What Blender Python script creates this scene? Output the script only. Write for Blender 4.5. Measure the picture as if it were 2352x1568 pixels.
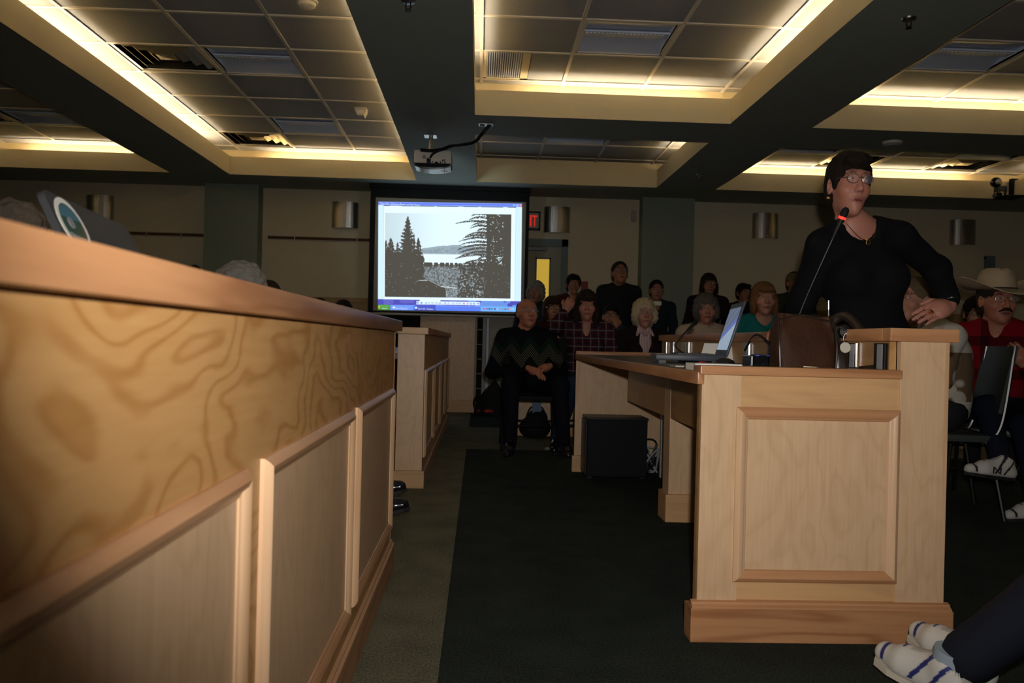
import bpy, bmesh, math, random
import numpy as np
from mathutils import Vector, Matrix

# ------------------------------------------------------------------ camera, world, light, exposure
for o in list(bpy.data.objects): bpy.data.objects.remove(o)
scene = bpy.context.scene
COL = scene.collection
CAMZ, FPX, YAW, ROLL = 0.86, 1910.0, math.atan(74/1910), 0.025
cam_d = bpy.data.cameras.new('camera'); cam = bpy.data.objects.new('camera', cam_d); COL.objects.link(cam)
cam_d.sensor_width = 22.2; cam_d.lens = 22.2*FPX/2352
cam_d.clip_start = 0.02
cam_d.dof.use_dof = True; cam_d.dof.focus_distance = 3.2; cam_d.dof.aperture_fstop = 4.0
cam.matrix_world = Matrix.Translation((0, 0, CAMZ)) @ Matrix.Rotation(-YAW, 4, 'Z') @ Matrix.Rotation(math.pi/2, 4, 'X') @ Matrix.Rotation(ROLL, 4, 'Z')
scene.camera = cam
w = bpy.data.worlds.new('world'); scene.world = w; w.use_nodes = True
w.node_tree.nodes['Background'].inputs[0].default_value = (0.5, 0.55, 0.6, 1)
w.node_tree.nodes['Background'].inputs[1].default_value = 0.002
vs = scene.view_settings
vs.view_transform = 'Standard'; vs.look = 'None'; vs.gamma = 1.0; vs.use_curve_mapping = False
vs.exposure = 0.0
# the camera's own pop-up flash, just above and a little right of the lens
fl_d = bpy.data.lights.new('camera_flash', 'SPOT'); fl = bpy.data.objects.new('camera_flash', fl_d); COL.objects.link(fl)
fl_d.energy = 182; fl_d.color = (1.0, 0.95, 0.90); fl_d.spot_size = math.radians(101); fl_d.spot_blend = 1.0; fl_d.shadow_soft_size = 0.018
fl.matrix_world = Matrix.Translation((0.05, 0.02, CAMZ+0.10)) @ Matrix.Rotation(-YAW-math.radians(6), 4, 'Z') @ Matrix.Rotation(math.radians(97), 4, 'X')
COVE_E = 36.0       # strip-lamp emission
SCREEN_E = 1.15     # projected picture

# ------------------------------------------------------------------ pixel helpers (photo pixel -> world)
def ray(px, py):
    u, v = (px-1176)/FPX, -(py-784)/FPX
    c, s = math.cos(ROLL), math.sin(ROLL); u, v = c*u-s*v, s*u+c*v
    c, s = math.cos(-YAW), math.sin(-YAW)
    return np.array([c*u-s, s*u+c, v])
def atY(px, py, Y): d = ray(px, py); return d*(Y/d[1])+np.array([0, 0, CAMZ])
def atZ(px, py, Z): d = ray(px, py); return d*((Z-CAMZ)/d[2])+np.array([0, 0, CAMZ])
def atX(px, py, X): d = ray(px, py); return d*(X/d[0])+np.array([0, 0, CAMZ])

# ------------------------------------------------------------------ materials
MATS = {}
def nt(name):
    m = bpy.data.materials.new(name); m.use_nodes = True
    MATS[name] = m
    n = m.node_tree.nodes; return m, n, m.node_tree.links, n['Principled BSDF']
def mat(name, col, rough=0.6, metal=0.0, spec=0.3, var=0.0, vscale=8.0, bump=0.0, bscale=200.0, emit=None, es=0.0, alpha=None):
    m, n, l, b = nt(name)
    b.inputs['Base Color'].default_value = (*col, 1); b.inputs['Roughness'].default_value = rough
    b.inputs['Metallic'].default_value = metal; b.inputs['Specular IOR Level'].default_value = spec
    if var > 0 or bump > 0: tc = n.new('ShaderNodeTexCoord')
    if var > 0:
        t = n.new('ShaderNodeTexNoise'); t.inputs['Scale'].default_value = vscale; t.inputs['Detail'].default_value = 4
        l.new(tc.outputs['Object'], t.inputs['Vector'])
        mx = n.new('ShaderNodeMixRGB'); mx.inputs[1].default_value = (*[c*(1-var) for c in col], 1); mx.inputs[2].default_value = (*[min(1, c*(1+var)) for c in col], 1)
        l.new(t.outputs['Fac'], mx.inputs[0]); l.new(mx.outputs[0], b.inputs['Base Color'])
    if bump > 0:
        t2 = n.new('ShaderNodeTexNoise'); t2.inputs['Scale'].default_value = bscale; t2.inputs['Detail'].default_value = 2
        l.new(tc.outputs['Object'], t2.inputs['Vector'])
        bp = n.new('ShaderNodeBump'); bp.inputs['Strength'].default_value = bump; bp.inputs['Distance'].default_value = 0.004
        l.new(t2.outputs['Fac'], bp.inputs['Height']); l.new(bp.outputs[0], b.inputs['Normal'])
    if emit: b.inputs['Emission Color'].default_value = (*emit, 1); b.inputs['Emission Strength'].default_value = es
    if alpha is not None: b.inputs['Alpha'].default_value = alpha
    return m
def ramp(n, stops):
    r = n.new('ShaderNodeValToRGB'); e = r.color_ramp.elements
    e[0].position, e[0].color = stops[0][0], (*stops[0][1], 1); e[1].position, e[1].color = stops[-1][0], (*stops[-1][1], 1)
    for p, c in stops[1:-1]:
        x = e.new(p); x.color = (*c, 1)
    return r
def wood(name, light, dark, scale=(1, 1, 1), freq=9.0, amount=0.6, rough=0.38, fine=(60, 60, 3), spec=0.4, coat=0.0):
    """birch / maple veneer: slow contour figure plus fine fibre along the grain"""
    m, n, l, b = nt(name)
    tc = n.new('ShaderNodeTexCoord'); oi = n.new('ShaderNodeObjectInfo')
    mu = n.new('ShaderNodeMath'); mu.operation = 'MULTIPLY'; mu.inputs[1].default_value = 23.0; l.new(oi.outputs['Random'], mu.inputs[0])
    ad = n.new('ShaderNodeVectorMath'); ad.operation = 'ADD'; l.new(tc.outputs['Object'], ad.inputs[0]); l.new(mu.outputs[0], ad.inputs[1])
    mp = n.new('ShaderNodeMapping'); mp.inputs['Scale'].default_value = scale; l.new(ad.outputs[0], mp.inputs['Vector'])
    ns = n.new('ShaderNodeTexNoise'); ns.inputs['Scale'].default_value = 1.0; ns.inputs['Detail'].default_value = 2.5; ns.inputs['Roughness'].default_value = 0.45; ns.inputs['Distortion'].default_value = 0.4
    l.new(mp.outputs[0], ns.inputs['Vector'])
    m1 = n.new('ShaderNodeMath'); m1.operation = 'MULTIPLY'; m1.inputs[1].default_value = freq*6.283; l.new(ns.outputs['Fac'], m1.inputs[0])
    m2 = n.new('ShaderNodeMath'); m2.operation = 'SINE'; l.new(m1.outputs[0], m2.inputs[0])
    m3 = n.new('ShaderNodeMath'); m3.operation = 'MULTIPLY_ADD'; m3.inputs[1].default_value = 0.5; m3.inputs[2].default_value = 0.5; l.new(m2.outputs[0], m3.inputs[0])
    m4 = n.new('ShaderNodeMath'); m4.operation = 'POWER'; m4.inputs[1].default_value = 4.0; l.new(m3.outputs[0], m4.inputs[0])
    mf = n.new('ShaderNodeMapping'); mf.inputs['Scale'].default_value = fine; l.new(ad.outputs[0], mf.inputs['Vector'])
    nf = n.new('ShaderNodeTexNoise'); nf.inputs['Scale'].default_value = 1.0; nf.inputs['Detail'].default_value = 3; l.new(mf.outputs[0], nf.inputs['Vector'])
    m5 = n.new('ShaderNodeMath'); m5.operation = 'MULTIPLY'; m5.inputs[1].default_value = amount; l.new(m4.outputs[0], m5.inputs[0])
    m6 = n.new('ShaderNodeMath'); m6.operation = 'MULTIPLY_ADD'; m6.inputs[1].default_value = 0.55; l.new(nf.outputs['Fac'], m6.inputs[0]); l.new(m5.outputs[0], m6.inputs[2])
    r = ramp(n, [(0.15, light), (0.95, dark)]); l.new(m6.outputs[0], r.inputs[0])
    l.new(r.outputs[0], b.inputs['Base Color'])
    b.inputs['Roughness'].default_value = rough; b.inputs['Specular IOR Level'].default_value = spec
    if coat: b.inputs['Coat Weight'].default_value = coat; b.inputs['Coat Roughness'].default_value = 0.25
    return m
LT, DK = (0.66, 0.45, 0.27), (0.44, 0.26, 0.125)
wood('veneer_upright', LT, DK, (6, 6, 2.6), 9, 0.15, fine=(120, 120, 5))
wood('veneer_figured', (0.53, 0.30, 0.115), (0.37, 0.17, 0.045), (5, 2.0, 4.4), 12, 0.50, rough=0.42, fine=(90, 7, 90))
wood('veneer_x', (0.62, 0.37, 0.17), DK, (1.4, 6, 9), 4, 0.25, fine=(4, 70, 90))
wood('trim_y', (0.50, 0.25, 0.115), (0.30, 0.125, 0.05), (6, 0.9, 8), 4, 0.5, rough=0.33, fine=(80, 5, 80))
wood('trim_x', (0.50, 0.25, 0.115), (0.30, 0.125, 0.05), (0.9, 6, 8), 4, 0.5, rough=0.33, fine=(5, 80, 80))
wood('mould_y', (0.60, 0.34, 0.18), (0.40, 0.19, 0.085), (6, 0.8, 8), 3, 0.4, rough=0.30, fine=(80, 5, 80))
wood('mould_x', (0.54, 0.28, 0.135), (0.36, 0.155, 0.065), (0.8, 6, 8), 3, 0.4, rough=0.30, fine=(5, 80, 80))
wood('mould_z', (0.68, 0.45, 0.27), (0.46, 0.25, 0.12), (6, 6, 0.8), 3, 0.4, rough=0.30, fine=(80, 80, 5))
wood('wainscot_wood', (0.40, 0.26, 0.10), (0.28, 0.16, 0.055), (0.8, 3, 5), 4, 0.4, fine=(4, 40, 60))
wood('apron_wood', (0.46, 0.26, 0.10), (0.30, 0.15, 0.05), (4, 0.8, 5), 4, 0.4, fine=(60, 4, 60))
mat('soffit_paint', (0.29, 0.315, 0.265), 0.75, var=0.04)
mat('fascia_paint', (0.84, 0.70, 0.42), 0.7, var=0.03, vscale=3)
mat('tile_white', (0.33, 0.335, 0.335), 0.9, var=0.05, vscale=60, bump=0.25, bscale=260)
mat('grid_white', (0.62, 0.58, 0.50), 0.45)
mat('wall_cream', (0.62, 0.55, 0.39), 0.8, var=0.03, vscale=2.0, bump=0.05, bscale=300)
mat('wall_sage', (0.25, 0.29, 0.235), 0.8, var=0.04, vscale=2.0)
mat('door_frame_green', (0.16, 0.21, 0.20), 0.55)
mat('door_paint', (0.30, 0.29, 0.22), 0.55, var=0.03)
mat('black_matte', (0.006, 0.006, 0.007), 0.75)
mat('black_plastic', (0.012, 0.012, 0.014), 0.4)
mat('black_gloss', (0.01, 0.01, 0.013), 0.15, spec=0.6)
mat('screen_cloth', (0.33, 0.30, 0.25), 0.9)
mat('bar_grey', (0.45, 0.43, 0.38), 0.5)
mat('metal_brushed', (0.42, 0.41, 0.39), 0.34, metal=1.0, bump=0.2, bscale=120)
mat('metal_chrome', (0.75, 0.75, 0.76), 0.12, metal=1.0)
mat('metal_steel', (0.55, 0.55, 0.56), 0.3, metal=1.0)
mat('metal_dark', (0.10, 0.10, 0.10), 0.35, metal=1.0)
mat('white_plastic', (0.75, 0.74, 0.70), 0.45)
mat('grey_plastic', (0.32, 0.32, 0.33), 0.45)
mat('blue_grey_plastic', (0.055, 0.064, 0.085), 0.4)
mat('laptop_lid', (0.045, 0.047, 0.05), 0.5)
mat('paper_white', (0.80, 0.78, 0.72), 0.8)
mat('troffer_grey', (0.66, 0.74, 0.90), 0.4)
mat('diffuser_metal', (0.40, 0.36, 0.27), 0.3, metal=0.75)
mat('beige_plastic', (0.58, 0.54, 0.44), 0.5)
mat('red_enamel', (0.30, 0.012, 0.012), 0.35)
mat('red_glow', (0.6, 0.02, 0.02), 0.5, emit=(1.0, 0.03, 0.02), es=0.55)
mat('mic_led', (0.8, 0.02, 0.02), 0.4, emit=(1.0, 0.02, 0.01), es=3.0)
mat('blue_led', (0.1, 0.1, 0.8), 0.4, emit=(0.15, 0.2, 1.0), es=1.5)
mat('exit_face', (0.50, 0.47, 0.40), 0.5)
mat('window_lit', (0.5, 0.35, 0.05), 0.6, emit=(0.56, 0.36, 0.045), es=0.80)
mat('lamp_tube', (1, 0.9, 0.7), 0.5, emit=(1.0, 0.86, 0.66), es=COVE_E)
mat('tackboard', (0.10, 0.045, 0.02), 0.8, var=0.2, vscale=60)
mat('rail_alu', (0.38, 0.36, 0.31), 0.4, metal=0.6)
mat('laminate_dark', (0.035, 0.036, 0.034), 0.28, spec=0.5, var=0.2, vscale=300)
mat('leather_brown', (0.046, 0.018, 0.008), 0.6, spec=0.2, var=0.45, vscale=14, bump=0.35, bscale=90)
mat('leather_dark', (0.022, 0.014, 0.009), 0.3, spec=0.6, var=0.3, vscale=30)
mat('shelf_dark', (0.016, 0.013, 0.010), 0.8)
mat('pale_panel', (0.40, 0.385, 0.35), 0.7, var=0.05, vscale=5)
mat('chair_shell', (0.05, 0.06, 0.055), 0.4)
mat('seat_green', (0.055, 0.065, 0.04), 0.85)
mat('lens', (0.9, 0.9, 0.95), 0.05, spec=0.8, alpha=0.07)
mat('gold', (0.75, 0.52, 0.2), 0.25, metal=1.0)
mat('eye_white', (0.55, 0.52, 0.49), 0.25); mat('iris', (0.03, 0.022, 0.018), 0.2)
mat('sole_dark', (0.02, 0.02, 0.022), 0.7)
mat('shoe_white', (0.66, 0.64, 0.58), 0.55, var=0.08, vscale=25)
mat('shoe_blue', (0.035, 0.045, 0.22), 0.5)
mat('shoe_black', (0.008, 0.009, 0.013), 0.18, spec=0.6)
mat('sock_pale', (.30, .36, .42), .9)
mat('cable_black', (0.008, 0.008, 0.008), 0.5)
mat('cable_grey', (0.35, 0.36, 0.38), 0.5)
mat('hat_felt', (0.42, 0.33, 0.22), 0.85, var=0.06)

def carpet(name, c):
    m, n, l, b = nt(name)
    tc = n.new('ShaderNodeTexCoord'); t = n.new('ShaderNodeTexNoise'); t.inputs['Scale'].default_value = 160; t.inputs['Detail'].default_value = 3
    l.new(tc.outputs['Object'], t.inputs['Vector'])
    t2 = n.new('ShaderNodeTexNoise'); t2.inputs['Scale'].default_value = 5; l.new(tc.outputs['Object'], t2.inputs['Vector'])
    a = n.new('ShaderNodeMath'); a.operation = 'MULTIPLY_ADD'; a.inputs[1].default_value = 0.35; l.new(t2.outputs['Fac'], a.inputs[0]); l.new(t.outputs['Fac'], a.inputs[2])
    r = ramp(n, [(0.45, tuple(x*0.5 for x in c)), (0.9, tuple(x*1.6 for x in c))]); l.new(a.outputs[0], r.inputs[0]); l.new(r.outputs[0], b.inputs['Base Color'])
    b.inputs['Roughness'].default_value = 1; b.inputs['Specular IOR Level'].default_value = 0.05
    bp = n.new('ShaderNodeBump'); bp.inputs['Strength'].default_value = 0.8; bp.inputs['Distance'].default_value = 0.006; l.new(t.outputs['Fac'], bp.inputs['Height']); l.new(bp.outputs[0], b.inputs['Normal'])
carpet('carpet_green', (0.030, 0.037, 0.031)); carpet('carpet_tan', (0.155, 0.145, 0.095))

def attr_mat(name, rough=0.5, spec=0.3, emission=False, strength=1.0):
    m, n, l, b = nt(name); a = n.new('ShaderNodeAttribute'); a.attribute_name = 'Col'
    if emission:
        b.inputs['Base Color'].default_value = (0.05, 0.05, 0.05, 1); b.inputs['Roughness'].default_value = 0.9
        l.new(a.outputs['Color'], b.inputs['Emission Color']); b.inputs['Emission Strength'].default_value = strength
    else: l.new(a.outputs['Color'], b.inputs['Base Color'])
    b.inputs['Roughness'].default_value = rough; b.inputs['Specular IOR Level'].default_value = spec
    return m
sk = attr_mat('skin', 0.5, 0.35)
attr_mat('picture_light', 0.9, 0.0, True, SCREEN_E); attr_mat('laptop_light', 0.3, 0.3, True, 0.75); attr_mat('print', 0.6)

# ------------------------------------------------------------------ mesh builder
class MB:
    def __init__(s): s.v = []; s.f = []; s.mi = []; s.m = 0
    def _add(s, v, f):
        o = len(s.v); s.v += [tuple(map(float, p)) for p in v]
        for q in f: s.f.append(tuple(i+o for i in q)); s.mi.append(s.m)
        return s
    def box(s, a, b, bev=0.0):
        a, b = [min(x, y) for x, y in zip(a, b)], [max(x, y) for x, y in zip(a, b)]
        if bev <= 0:
            v = [(x, y, z) for z in (a[2], b[2]) for y in (a[1], b[1]) for x in (a[0], b[0])]
            return s._add(v, [(0, 2, 3, 1), (4, 5, 7, 6), (0, 1, 5, 4), (2, 6, 7, 3), (0, 4, 6, 2), (1, 3, 7, 5)])
        bev = min(bev, *[(q-p)*0.49 for p, q in zip(a, b)])
        bm = bmesh.new(); bmesh.ops.create_cube(bm, size=1)
        for vv in bm.verts: vv.co = Vector([(p+q)/2+c*(q-p) for c, p, q in zip(vv.co, a, b)])
        bmesh.ops.bevel(bm, geom=bm.edges[:], offset=bev, segments=2, affect='EDGES', profile=0.6)
        bm.verts.index_update()
        s._add([vv.co for vv in bm.verts], [[q.index for q in ff.verts] for ff in bm.faces]); bm.free(); return s
    def prism(s, poly, h, to3):
        """polygon (list of 2d) extruded from t=0..h ; to3(u,v,t)->xyz"""
        n = len(poly); v = [to3(u, w_, 0) for u, w_ in poly]+[to3(u, w_, h) for u, w_ in poly]
        return s._add(v, [tuple(range(n))[::-1], tuple(range(n, 2*n))]+[(i, (i+1) % n, n+(i+1) % n, n+i) for i in range(n)])
    def tube(s, pts, r, n=8, cap=True):
        pts = [Vector(p) for p in pts]; R = r if isinstance(r, (list, tuple)) else [r]*len(pts)
        t0 = (pts[1]-pts[0]).normalized(); u = t0.orthogonal().normalized(); rings = []
        for i, p in enumerate(pts):
            t = (pts[min(i+1, len(pts)-1)]-pts[max(i-1, 0)]).normalized()
            u = (u-t*u.dot(t)); u = u.normalized() if u.length > 1e-6 else t.orthogonal().normalized(); w_ = t.cross(u)
            rings.append([p+(u*math.cos(k*6.28318/n)+w_*math.sin(k*6.28318/n))*R[i] for k in range(n)])
        v = [q for r_ in rings for q in r_]; f = []
        for i in range(len(pts)-1):
            for k in range(n): f.append((i*n+k, i*n+(k+1) % n, (i+1)*n+(k+1) % n, (i+1)*n+k))
        if cap: f.append(tuple(range(n))[::-1]); f.append(tuple(range((len(pts)-1)*n, len(pts)*n)))
        return s._add(v, f)
    def lathe(s, prof, n=20, c=(0, 0, 0), ax='z', a0=0.0, a1=6.283185):
        full = abs(a1-a0-6.283185) < 1e-3; m = n if full else n+1; v = []
        for r, h in prof:
            for k in range(m):
                a = a0+(a1-a0)*k/n; x, y = r*math.cos(a), r*math.sin(a)
                p = (x, y, h) if ax == 'z' else ((x, h, y) if ax == 'y' else (h, x, y))
                v.append((p[0]+c[0], p[1]+c[1], p[2]+c[2]))
        f = []
        for i in range(len(prof)-1):
            for k in range(n): f.append((i*m+k, i*m+(k+1) % m, (i+1)*m+(k+1) % m, (i+1)*m+k))
        return s._add(v, f)
    def quad(s, *p): return s._add(p, [tuple(range(len(p)))])

def mesh_np(name, V, F, smooth=True):
    me = bpy.data.meshes.new(name); V = np.asarray(V, np.float32); F = np.asarray(F, np.int32); k = F.shape[1]
    me.vertices.add(len(V)); me.vertices.foreach_set('co', V.ravel()); me.loops.add(F.size); me.loops.foreach_set('vertex_index', F.ravel())
    me.polygons.add(len(F)); me.polygons.foreach_set('loop_start', np.arange(0, F.size, k, dtype=np.int32))
    me.update(calc_edges=True); me.validate()
    me.polygons.foreach_set('use_smooth', np.full(len(me.polygons), smooth)); return me
def link(name, me, parent=None, loc=None):
    o = bpy.data.objects.new(name, me); COL.objects.link(o)
    if parent is not None: o.parent = parent
    if loc is not None: o.location = loc
    return o
def obj(name, mb, m, parent=None, off=(0, 0, 0), smooth=False):
    me = bpy.data.meshes.new(name); v = [(a-off[0], b-off[1], c-off[2]) for a, b, c in mb.v]
    me.from_pydata(v, [], mb.f)
    ms = m if isinstance(m, (list, tuple)) else [m]
    for x in ms: me.materials.append(MATS[x])
    if len(ms) > 1: me.polygons.foreach_set('material_index', mb.mi)
    if smooth:
        me.polygons.foreach_set('use_smooth', [True]*len(me.polygons))
        try: me.set_sharp_from_angle(angle=math.radians(38))
        except Exception: pass
    me.update(); return link(name, me, parent)
def tag(o, label=None, cat=None, group=None, kind=None):
    if label: o['label'] = label
    if cat: o['category'] = cat
    if group: o['group'] = group
    if kind: o['kind'] = kind
    return o
class Thing:
    """an Empty at the thing's base; part() takes meshes in world coordinates (or local when rz is given)"""
    def __init__(s, name, label, cat, loc=(0, 0, 0), rz=None, group=None, kind=None):
        s.o = bpy.data.objects.new(name, None); s.o.empty_display_size = 0.1; COL.objects.link(s.o)
        s.loc = tuple(loc); s.o.location = s.loc; s.off = s.loc if rz is None else (0, 0, 0)
        if rz is not None: s.o.rotation_euler = (0, 0, rz)
        tag(s.o, label, cat, group, kind)
    def part(s, name, mb, m, smooth=False, parent=None, label=None):
        o = obj(name, mb, m, parent or s.o, s.off, smooth)
        if label: o['label'] = label
        return o
def solo(name, mb, m, label, cat, loc=(0, 0, 0), smooth=False, group=None):
    o = obj(name, mb, m, None, loc, smooth); o.location = loc; return tag(o, label, cat, group)
def copy_tree(o, parent=None):
    c = o.copy(); COL.objects.link(c)
    if parent: c.parent = parent; c.matrix_parent_inverse = o.matrix_parent_inverse.copy()
    for ch in [q for q in o.children]: copy_tree(ch, c)
    return c
def text_part(name, s, size, m, parent, M, extrude=0.0006, width=None):
    cu = bpy.data.curves.new('t', 'FONT'); cu.body = s; cu.size = size; cu.extrude = extrude; cu.resolution_u = 2
    t = bpy.data.objects.new('t', cu); COL.objects.link(t); bpy.context.view_layer.update()
    me = bpy.data.meshes.new_from_object(t.evaluated_get(bpy.context.evaluated_depsgraph_get())); bpy.data.objects.remove(t)
    if width:
        xs = [v.co.x for v in me.vertices]; k = width/max(1e-6, max(xs)-min(xs))
        for v in me.vertices: v.co.x *= k
    me.name = name; me.transform(M); me.materials.clear(); me.materials.append(MATS[m])
    return link(name, me, parent)
def face_M(x, y, z):   # text standing in the XZ plane, read from -Y
    return Matrix.Translation((x, y, z)) @ Matrix.Rotation(math.pi/2, 4, 'X')
def curve_pts(P, n=8):
    P = [Vector(p) for p in P]; out = []
    for i in range(len(P)-1):
        p0, p1, p2, p3 = P[max(i-1, 0)], P[i], P[i+1], P[min(i+2, len(P)-1)]
        for k in range(n):
            t = k/n; out.append(0.5*((2*p1)+(p2-p0)*t+(2*p0-5*p1+4*p2-p3)*t*t+(3*p1-p0-3*p2+p3)*t**3))
    return out+[P[-1]]

# ------------------------------------------------------------------ room shell
XL, XR, YB, YF = -6.45, 7.3, -2.6, 10.4
SZ, CZ, FZ = 2.68, 3.0, 2.885
fm = MB()
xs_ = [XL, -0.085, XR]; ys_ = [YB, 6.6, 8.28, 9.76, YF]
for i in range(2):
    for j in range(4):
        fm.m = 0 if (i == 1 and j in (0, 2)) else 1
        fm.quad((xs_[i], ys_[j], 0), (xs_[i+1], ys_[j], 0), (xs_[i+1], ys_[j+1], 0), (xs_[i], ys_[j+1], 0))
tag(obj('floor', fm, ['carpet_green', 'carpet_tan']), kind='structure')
wb = obj('wall_back', MB().box((XL-.1, YF, 0), (XR+.1, YF+.1, 3.1)), 'wall_cream'); tag(wb, kind='structure')
tag(obj('wall_left', MB().box((XL-.1, YB, 0), (XL, YF, 3.1)), 'wall_cream'), kind='structure')
tag(obj('wall_right', MB().box((XR, YB, 0), (XR+.1, YF, 3.1)), 'wall_cream'), kind='structure')
tag(obj('wall_front', MB().box((XL-.1, YB-.1, 0), (XR+.1, YB, 3.1)), 'wall_cream'), kind='structure')
# coffers : x0,x1,y0,y1 and tile grid (x line, dx, y line, dy)
COF = [(-5.59, -3.56, 1.2, 9.58, -5.51, .677, 9.54, .654), (-2.89, -.77, 1.2, 9.58, -2.83, .677, 9.54, .654),
       (-.085, 2.0, 1.2, 6.72, -.04, .672, 6.79, .66), (-.085, 2.0, 7.37, 9.55, -.04, .672, 9.58, .645),
       (2.69, 6.2, 1.2, 6.75, 3.168, .66, 6.85, .645), (2.69, 6.2, 7.45, 9.55, 3.168, .66, 9.6, .63)]
bx = sorted({XL, XR, *[c[0] for c in COF], *[c[1] for c in COF]}); by = sorted({YB, YF, *[c[2] for c in COF], *[c[3] for c in COF]})
cm = MB()
for i in range(len(bx)-1):
    for j in range(len(by)-1):
        x, y = (bx[i]+bx[i+1])/2, (by[j]+by[j+1])/2
        if any(c[0] < x < c[1] and c[2] < y < c[3] for c in COF): continue
        cm.quad((bx[i], by[j], SZ), (bx[i], by[j+1], SZ), (bx[i+1], by[j+1], SZ), (bx[i+1], by[j], SZ))
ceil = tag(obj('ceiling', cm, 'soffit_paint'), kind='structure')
obj('light_stop_slab', MB().box((XL-.1, YB-.1, 3.12), (XR+.1, YF+.1, 3.2)), 'black_matte', ceil)  # unseen slab added above the tiles to stop light getting in
CV = 0.20
tile_meshes = {}
# cells taken by a fixture (coffer index, column, row counted from the far line)
HOLE = set()
fix = []
def cell(ci, k, j):
    c = COF[ci]; x = c[4]+c[5]*k; y = c[6]-c[7]*(j+1); return x, x+c[5], y, y+c[7]
def hole(ci, k, j): HOLE.add((ci, k, j)); return cell(ci, k, j)
TRO = [hole(1, 1, 1), hole(1, 1, 4), hole(2, 1, 1), hole(3, 1, 1), hole(4, 0, 1), hole(5, 0, 1), hole(5, 3, 1), hole(0, 1, 1), hole(0, 1, 4)]
DIF = [hole(1, 0, 0), hole(1, 0, 4), hole(0, 0, 1), hole(5, 1, 0), hole(5, 3, 0)]
GRI = hole(2, 0, 0)
for ci, (x0, x1, y0, y1, gx, dx, gy, dy) in enumerate(COF):
    t = .018
    for a, b in (((x0-t, y0-t, SZ+.0006), (x0, y1+t, FZ)), ((x1, y0-t, SZ+.0006), (x1+t, y1+t, FZ)), ((x0, y0-t, SZ+.0006), (x1, y0, FZ)), ((x0, y1, SZ+.0006), (x1, y1+t, FZ))):
        obj('coffer_fascia', MB().box(a, b), 'fascia_paint', ceil)
    sh = MB()
    e = t+.001
    for a, b in (((x0-CV, y0-CV, SZ+.004), (x0-e, y1+CV, SZ+.02)), ((x1+e, y0-CV, SZ+.004), (x1+CV, y1+CV, SZ+.02)), ((x0-e, y0-CV, SZ+.004), (x1+e, y0-e, SZ+.02)), ((x0-e, y1+e, SZ+.004), (x1+e, y1+CV, SZ+.02))): sh.box(a, b)
    obj('cove_shelf', sh, 'fascia_paint', ceil)
    cw = MB(); X0, X1, Y0, Y1 = x0-CV, x1+CV, y0-CV, y1+CV
    for a, b in (((X0-.01, Y0, SZ+.02), (X0, Y1, CZ+.03)), ((X1, Y0, SZ+.02), (X1+.01, Y1, CZ+.03)), ((X0, Y0-.01, SZ+.02), (X1, Y0, CZ+.03)), ((X0, Y1, SZ+.02), (X1, Y1+.01, CZ+.03))): cw.box(a, b)
    obj('cove_wall', cw, 'fascia_paint', ceil)
    # grid lines clipped to the cove opening
    lx = [gx+dx*k for k in range(-2, 8) if X0+.03 < gx+dx*k < X1-.03]; ly = [gy-dy*k for k in range(-2, 16) if Y0+.03 < gy-dy*k < Y1-.03]
    g = MB()
    for x in lx: g.box((x-.0125, Y0, CZ-.008), (x+.0125, Y1, CZ+.02))
    for y in ly: g.box((X0, y-.0125, CZ-.0079), (X1, y+.0125, CZ+.02))
    obj('ceiling_grid', g, 'grid_white', ceil)
    ex = sorted([X0]+lx+[X1]); ey = sorted([Y0]+ly+[Y1])
    for i in range(len(ex)-1):
        for j in range(len(ey)-1):
            k = round((ex[i]-gx)/dx) if ex[i] > X0 else -1; jj = round((gy-ey[j+1])/dy) if ey[j+1] < Y1 else -1
            if (ci, k, jj) in HOLE: continue
            wx, wy = round(ex[i+1]-ex[i], 4), round(ey[j+1]-ey[j], 4)
            if (wx, wy) not in tile_meshes:
                me = obj('t', MB().box((-wx/2+.005, -wy/2+.005, 0), (wx/2-.005, wy/2-.005, .016)), 'tile_white'); tile_meshes[(wx, wy)] = me.data; bpy.data.objects.remove(me)
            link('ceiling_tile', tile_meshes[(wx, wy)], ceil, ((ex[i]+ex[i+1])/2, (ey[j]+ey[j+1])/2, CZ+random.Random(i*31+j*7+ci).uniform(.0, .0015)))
# cove strip lamps: (coffer, side, start, end)
RUNS = [(0, 'L', 1.7, 9.2), (0, 'F', -5.25, -3.8), (1, 'L', 1.7, 9.25), (1, 'F', -2.5, -1.0), (1, 'R', 1.7, 9.3), (2, 'L', 1.7, 6.25), (2, 'R', 1.7, 6.2), (2, 'F', .3, 1.85),
        (3, 'L', 7.45, 8.3), (3, 'R', 7.45, 8.85), (4, 'F', 2.95, 6.0), (4, 'R', 1.7, 6.4), (5, 'F', 2.95, 5.75), (5, 'R', 7.6, 9.2)]
for ci, sd, a, b in RUNS:
    c = COF[ci]; n = max(1, round((b-a)/1.24)); L = (b-a)/n
    for i in range(n):
        p, q = a+i*L+.04, a+(i+1)*L-.04
        if sd == 'F': y = c[3]+.14; P = [(p, y, SZ+.12), (q, y, SZ+.12)]; lo, hi = (p-.02, y-.03, SZ+.021), (q+.02, y+.03, SZ+.10)
        else: x = c[0]-.14 if sd == 'L' else c[1]+.14; P = [(x, p, SZ+.12), (x, q, SZ+.12)]; lo, hi = (x-.03, p-.02, SZ+.021), (x+.03, q+.02, SZ+.10)
        hs = obj('cove_lamp', MB().box(lo, hi), 'white_plastic', ceil)
        obj('lamp_tube', MB().tube(P, .013, 8), 'lamp_tube', hs)

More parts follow.
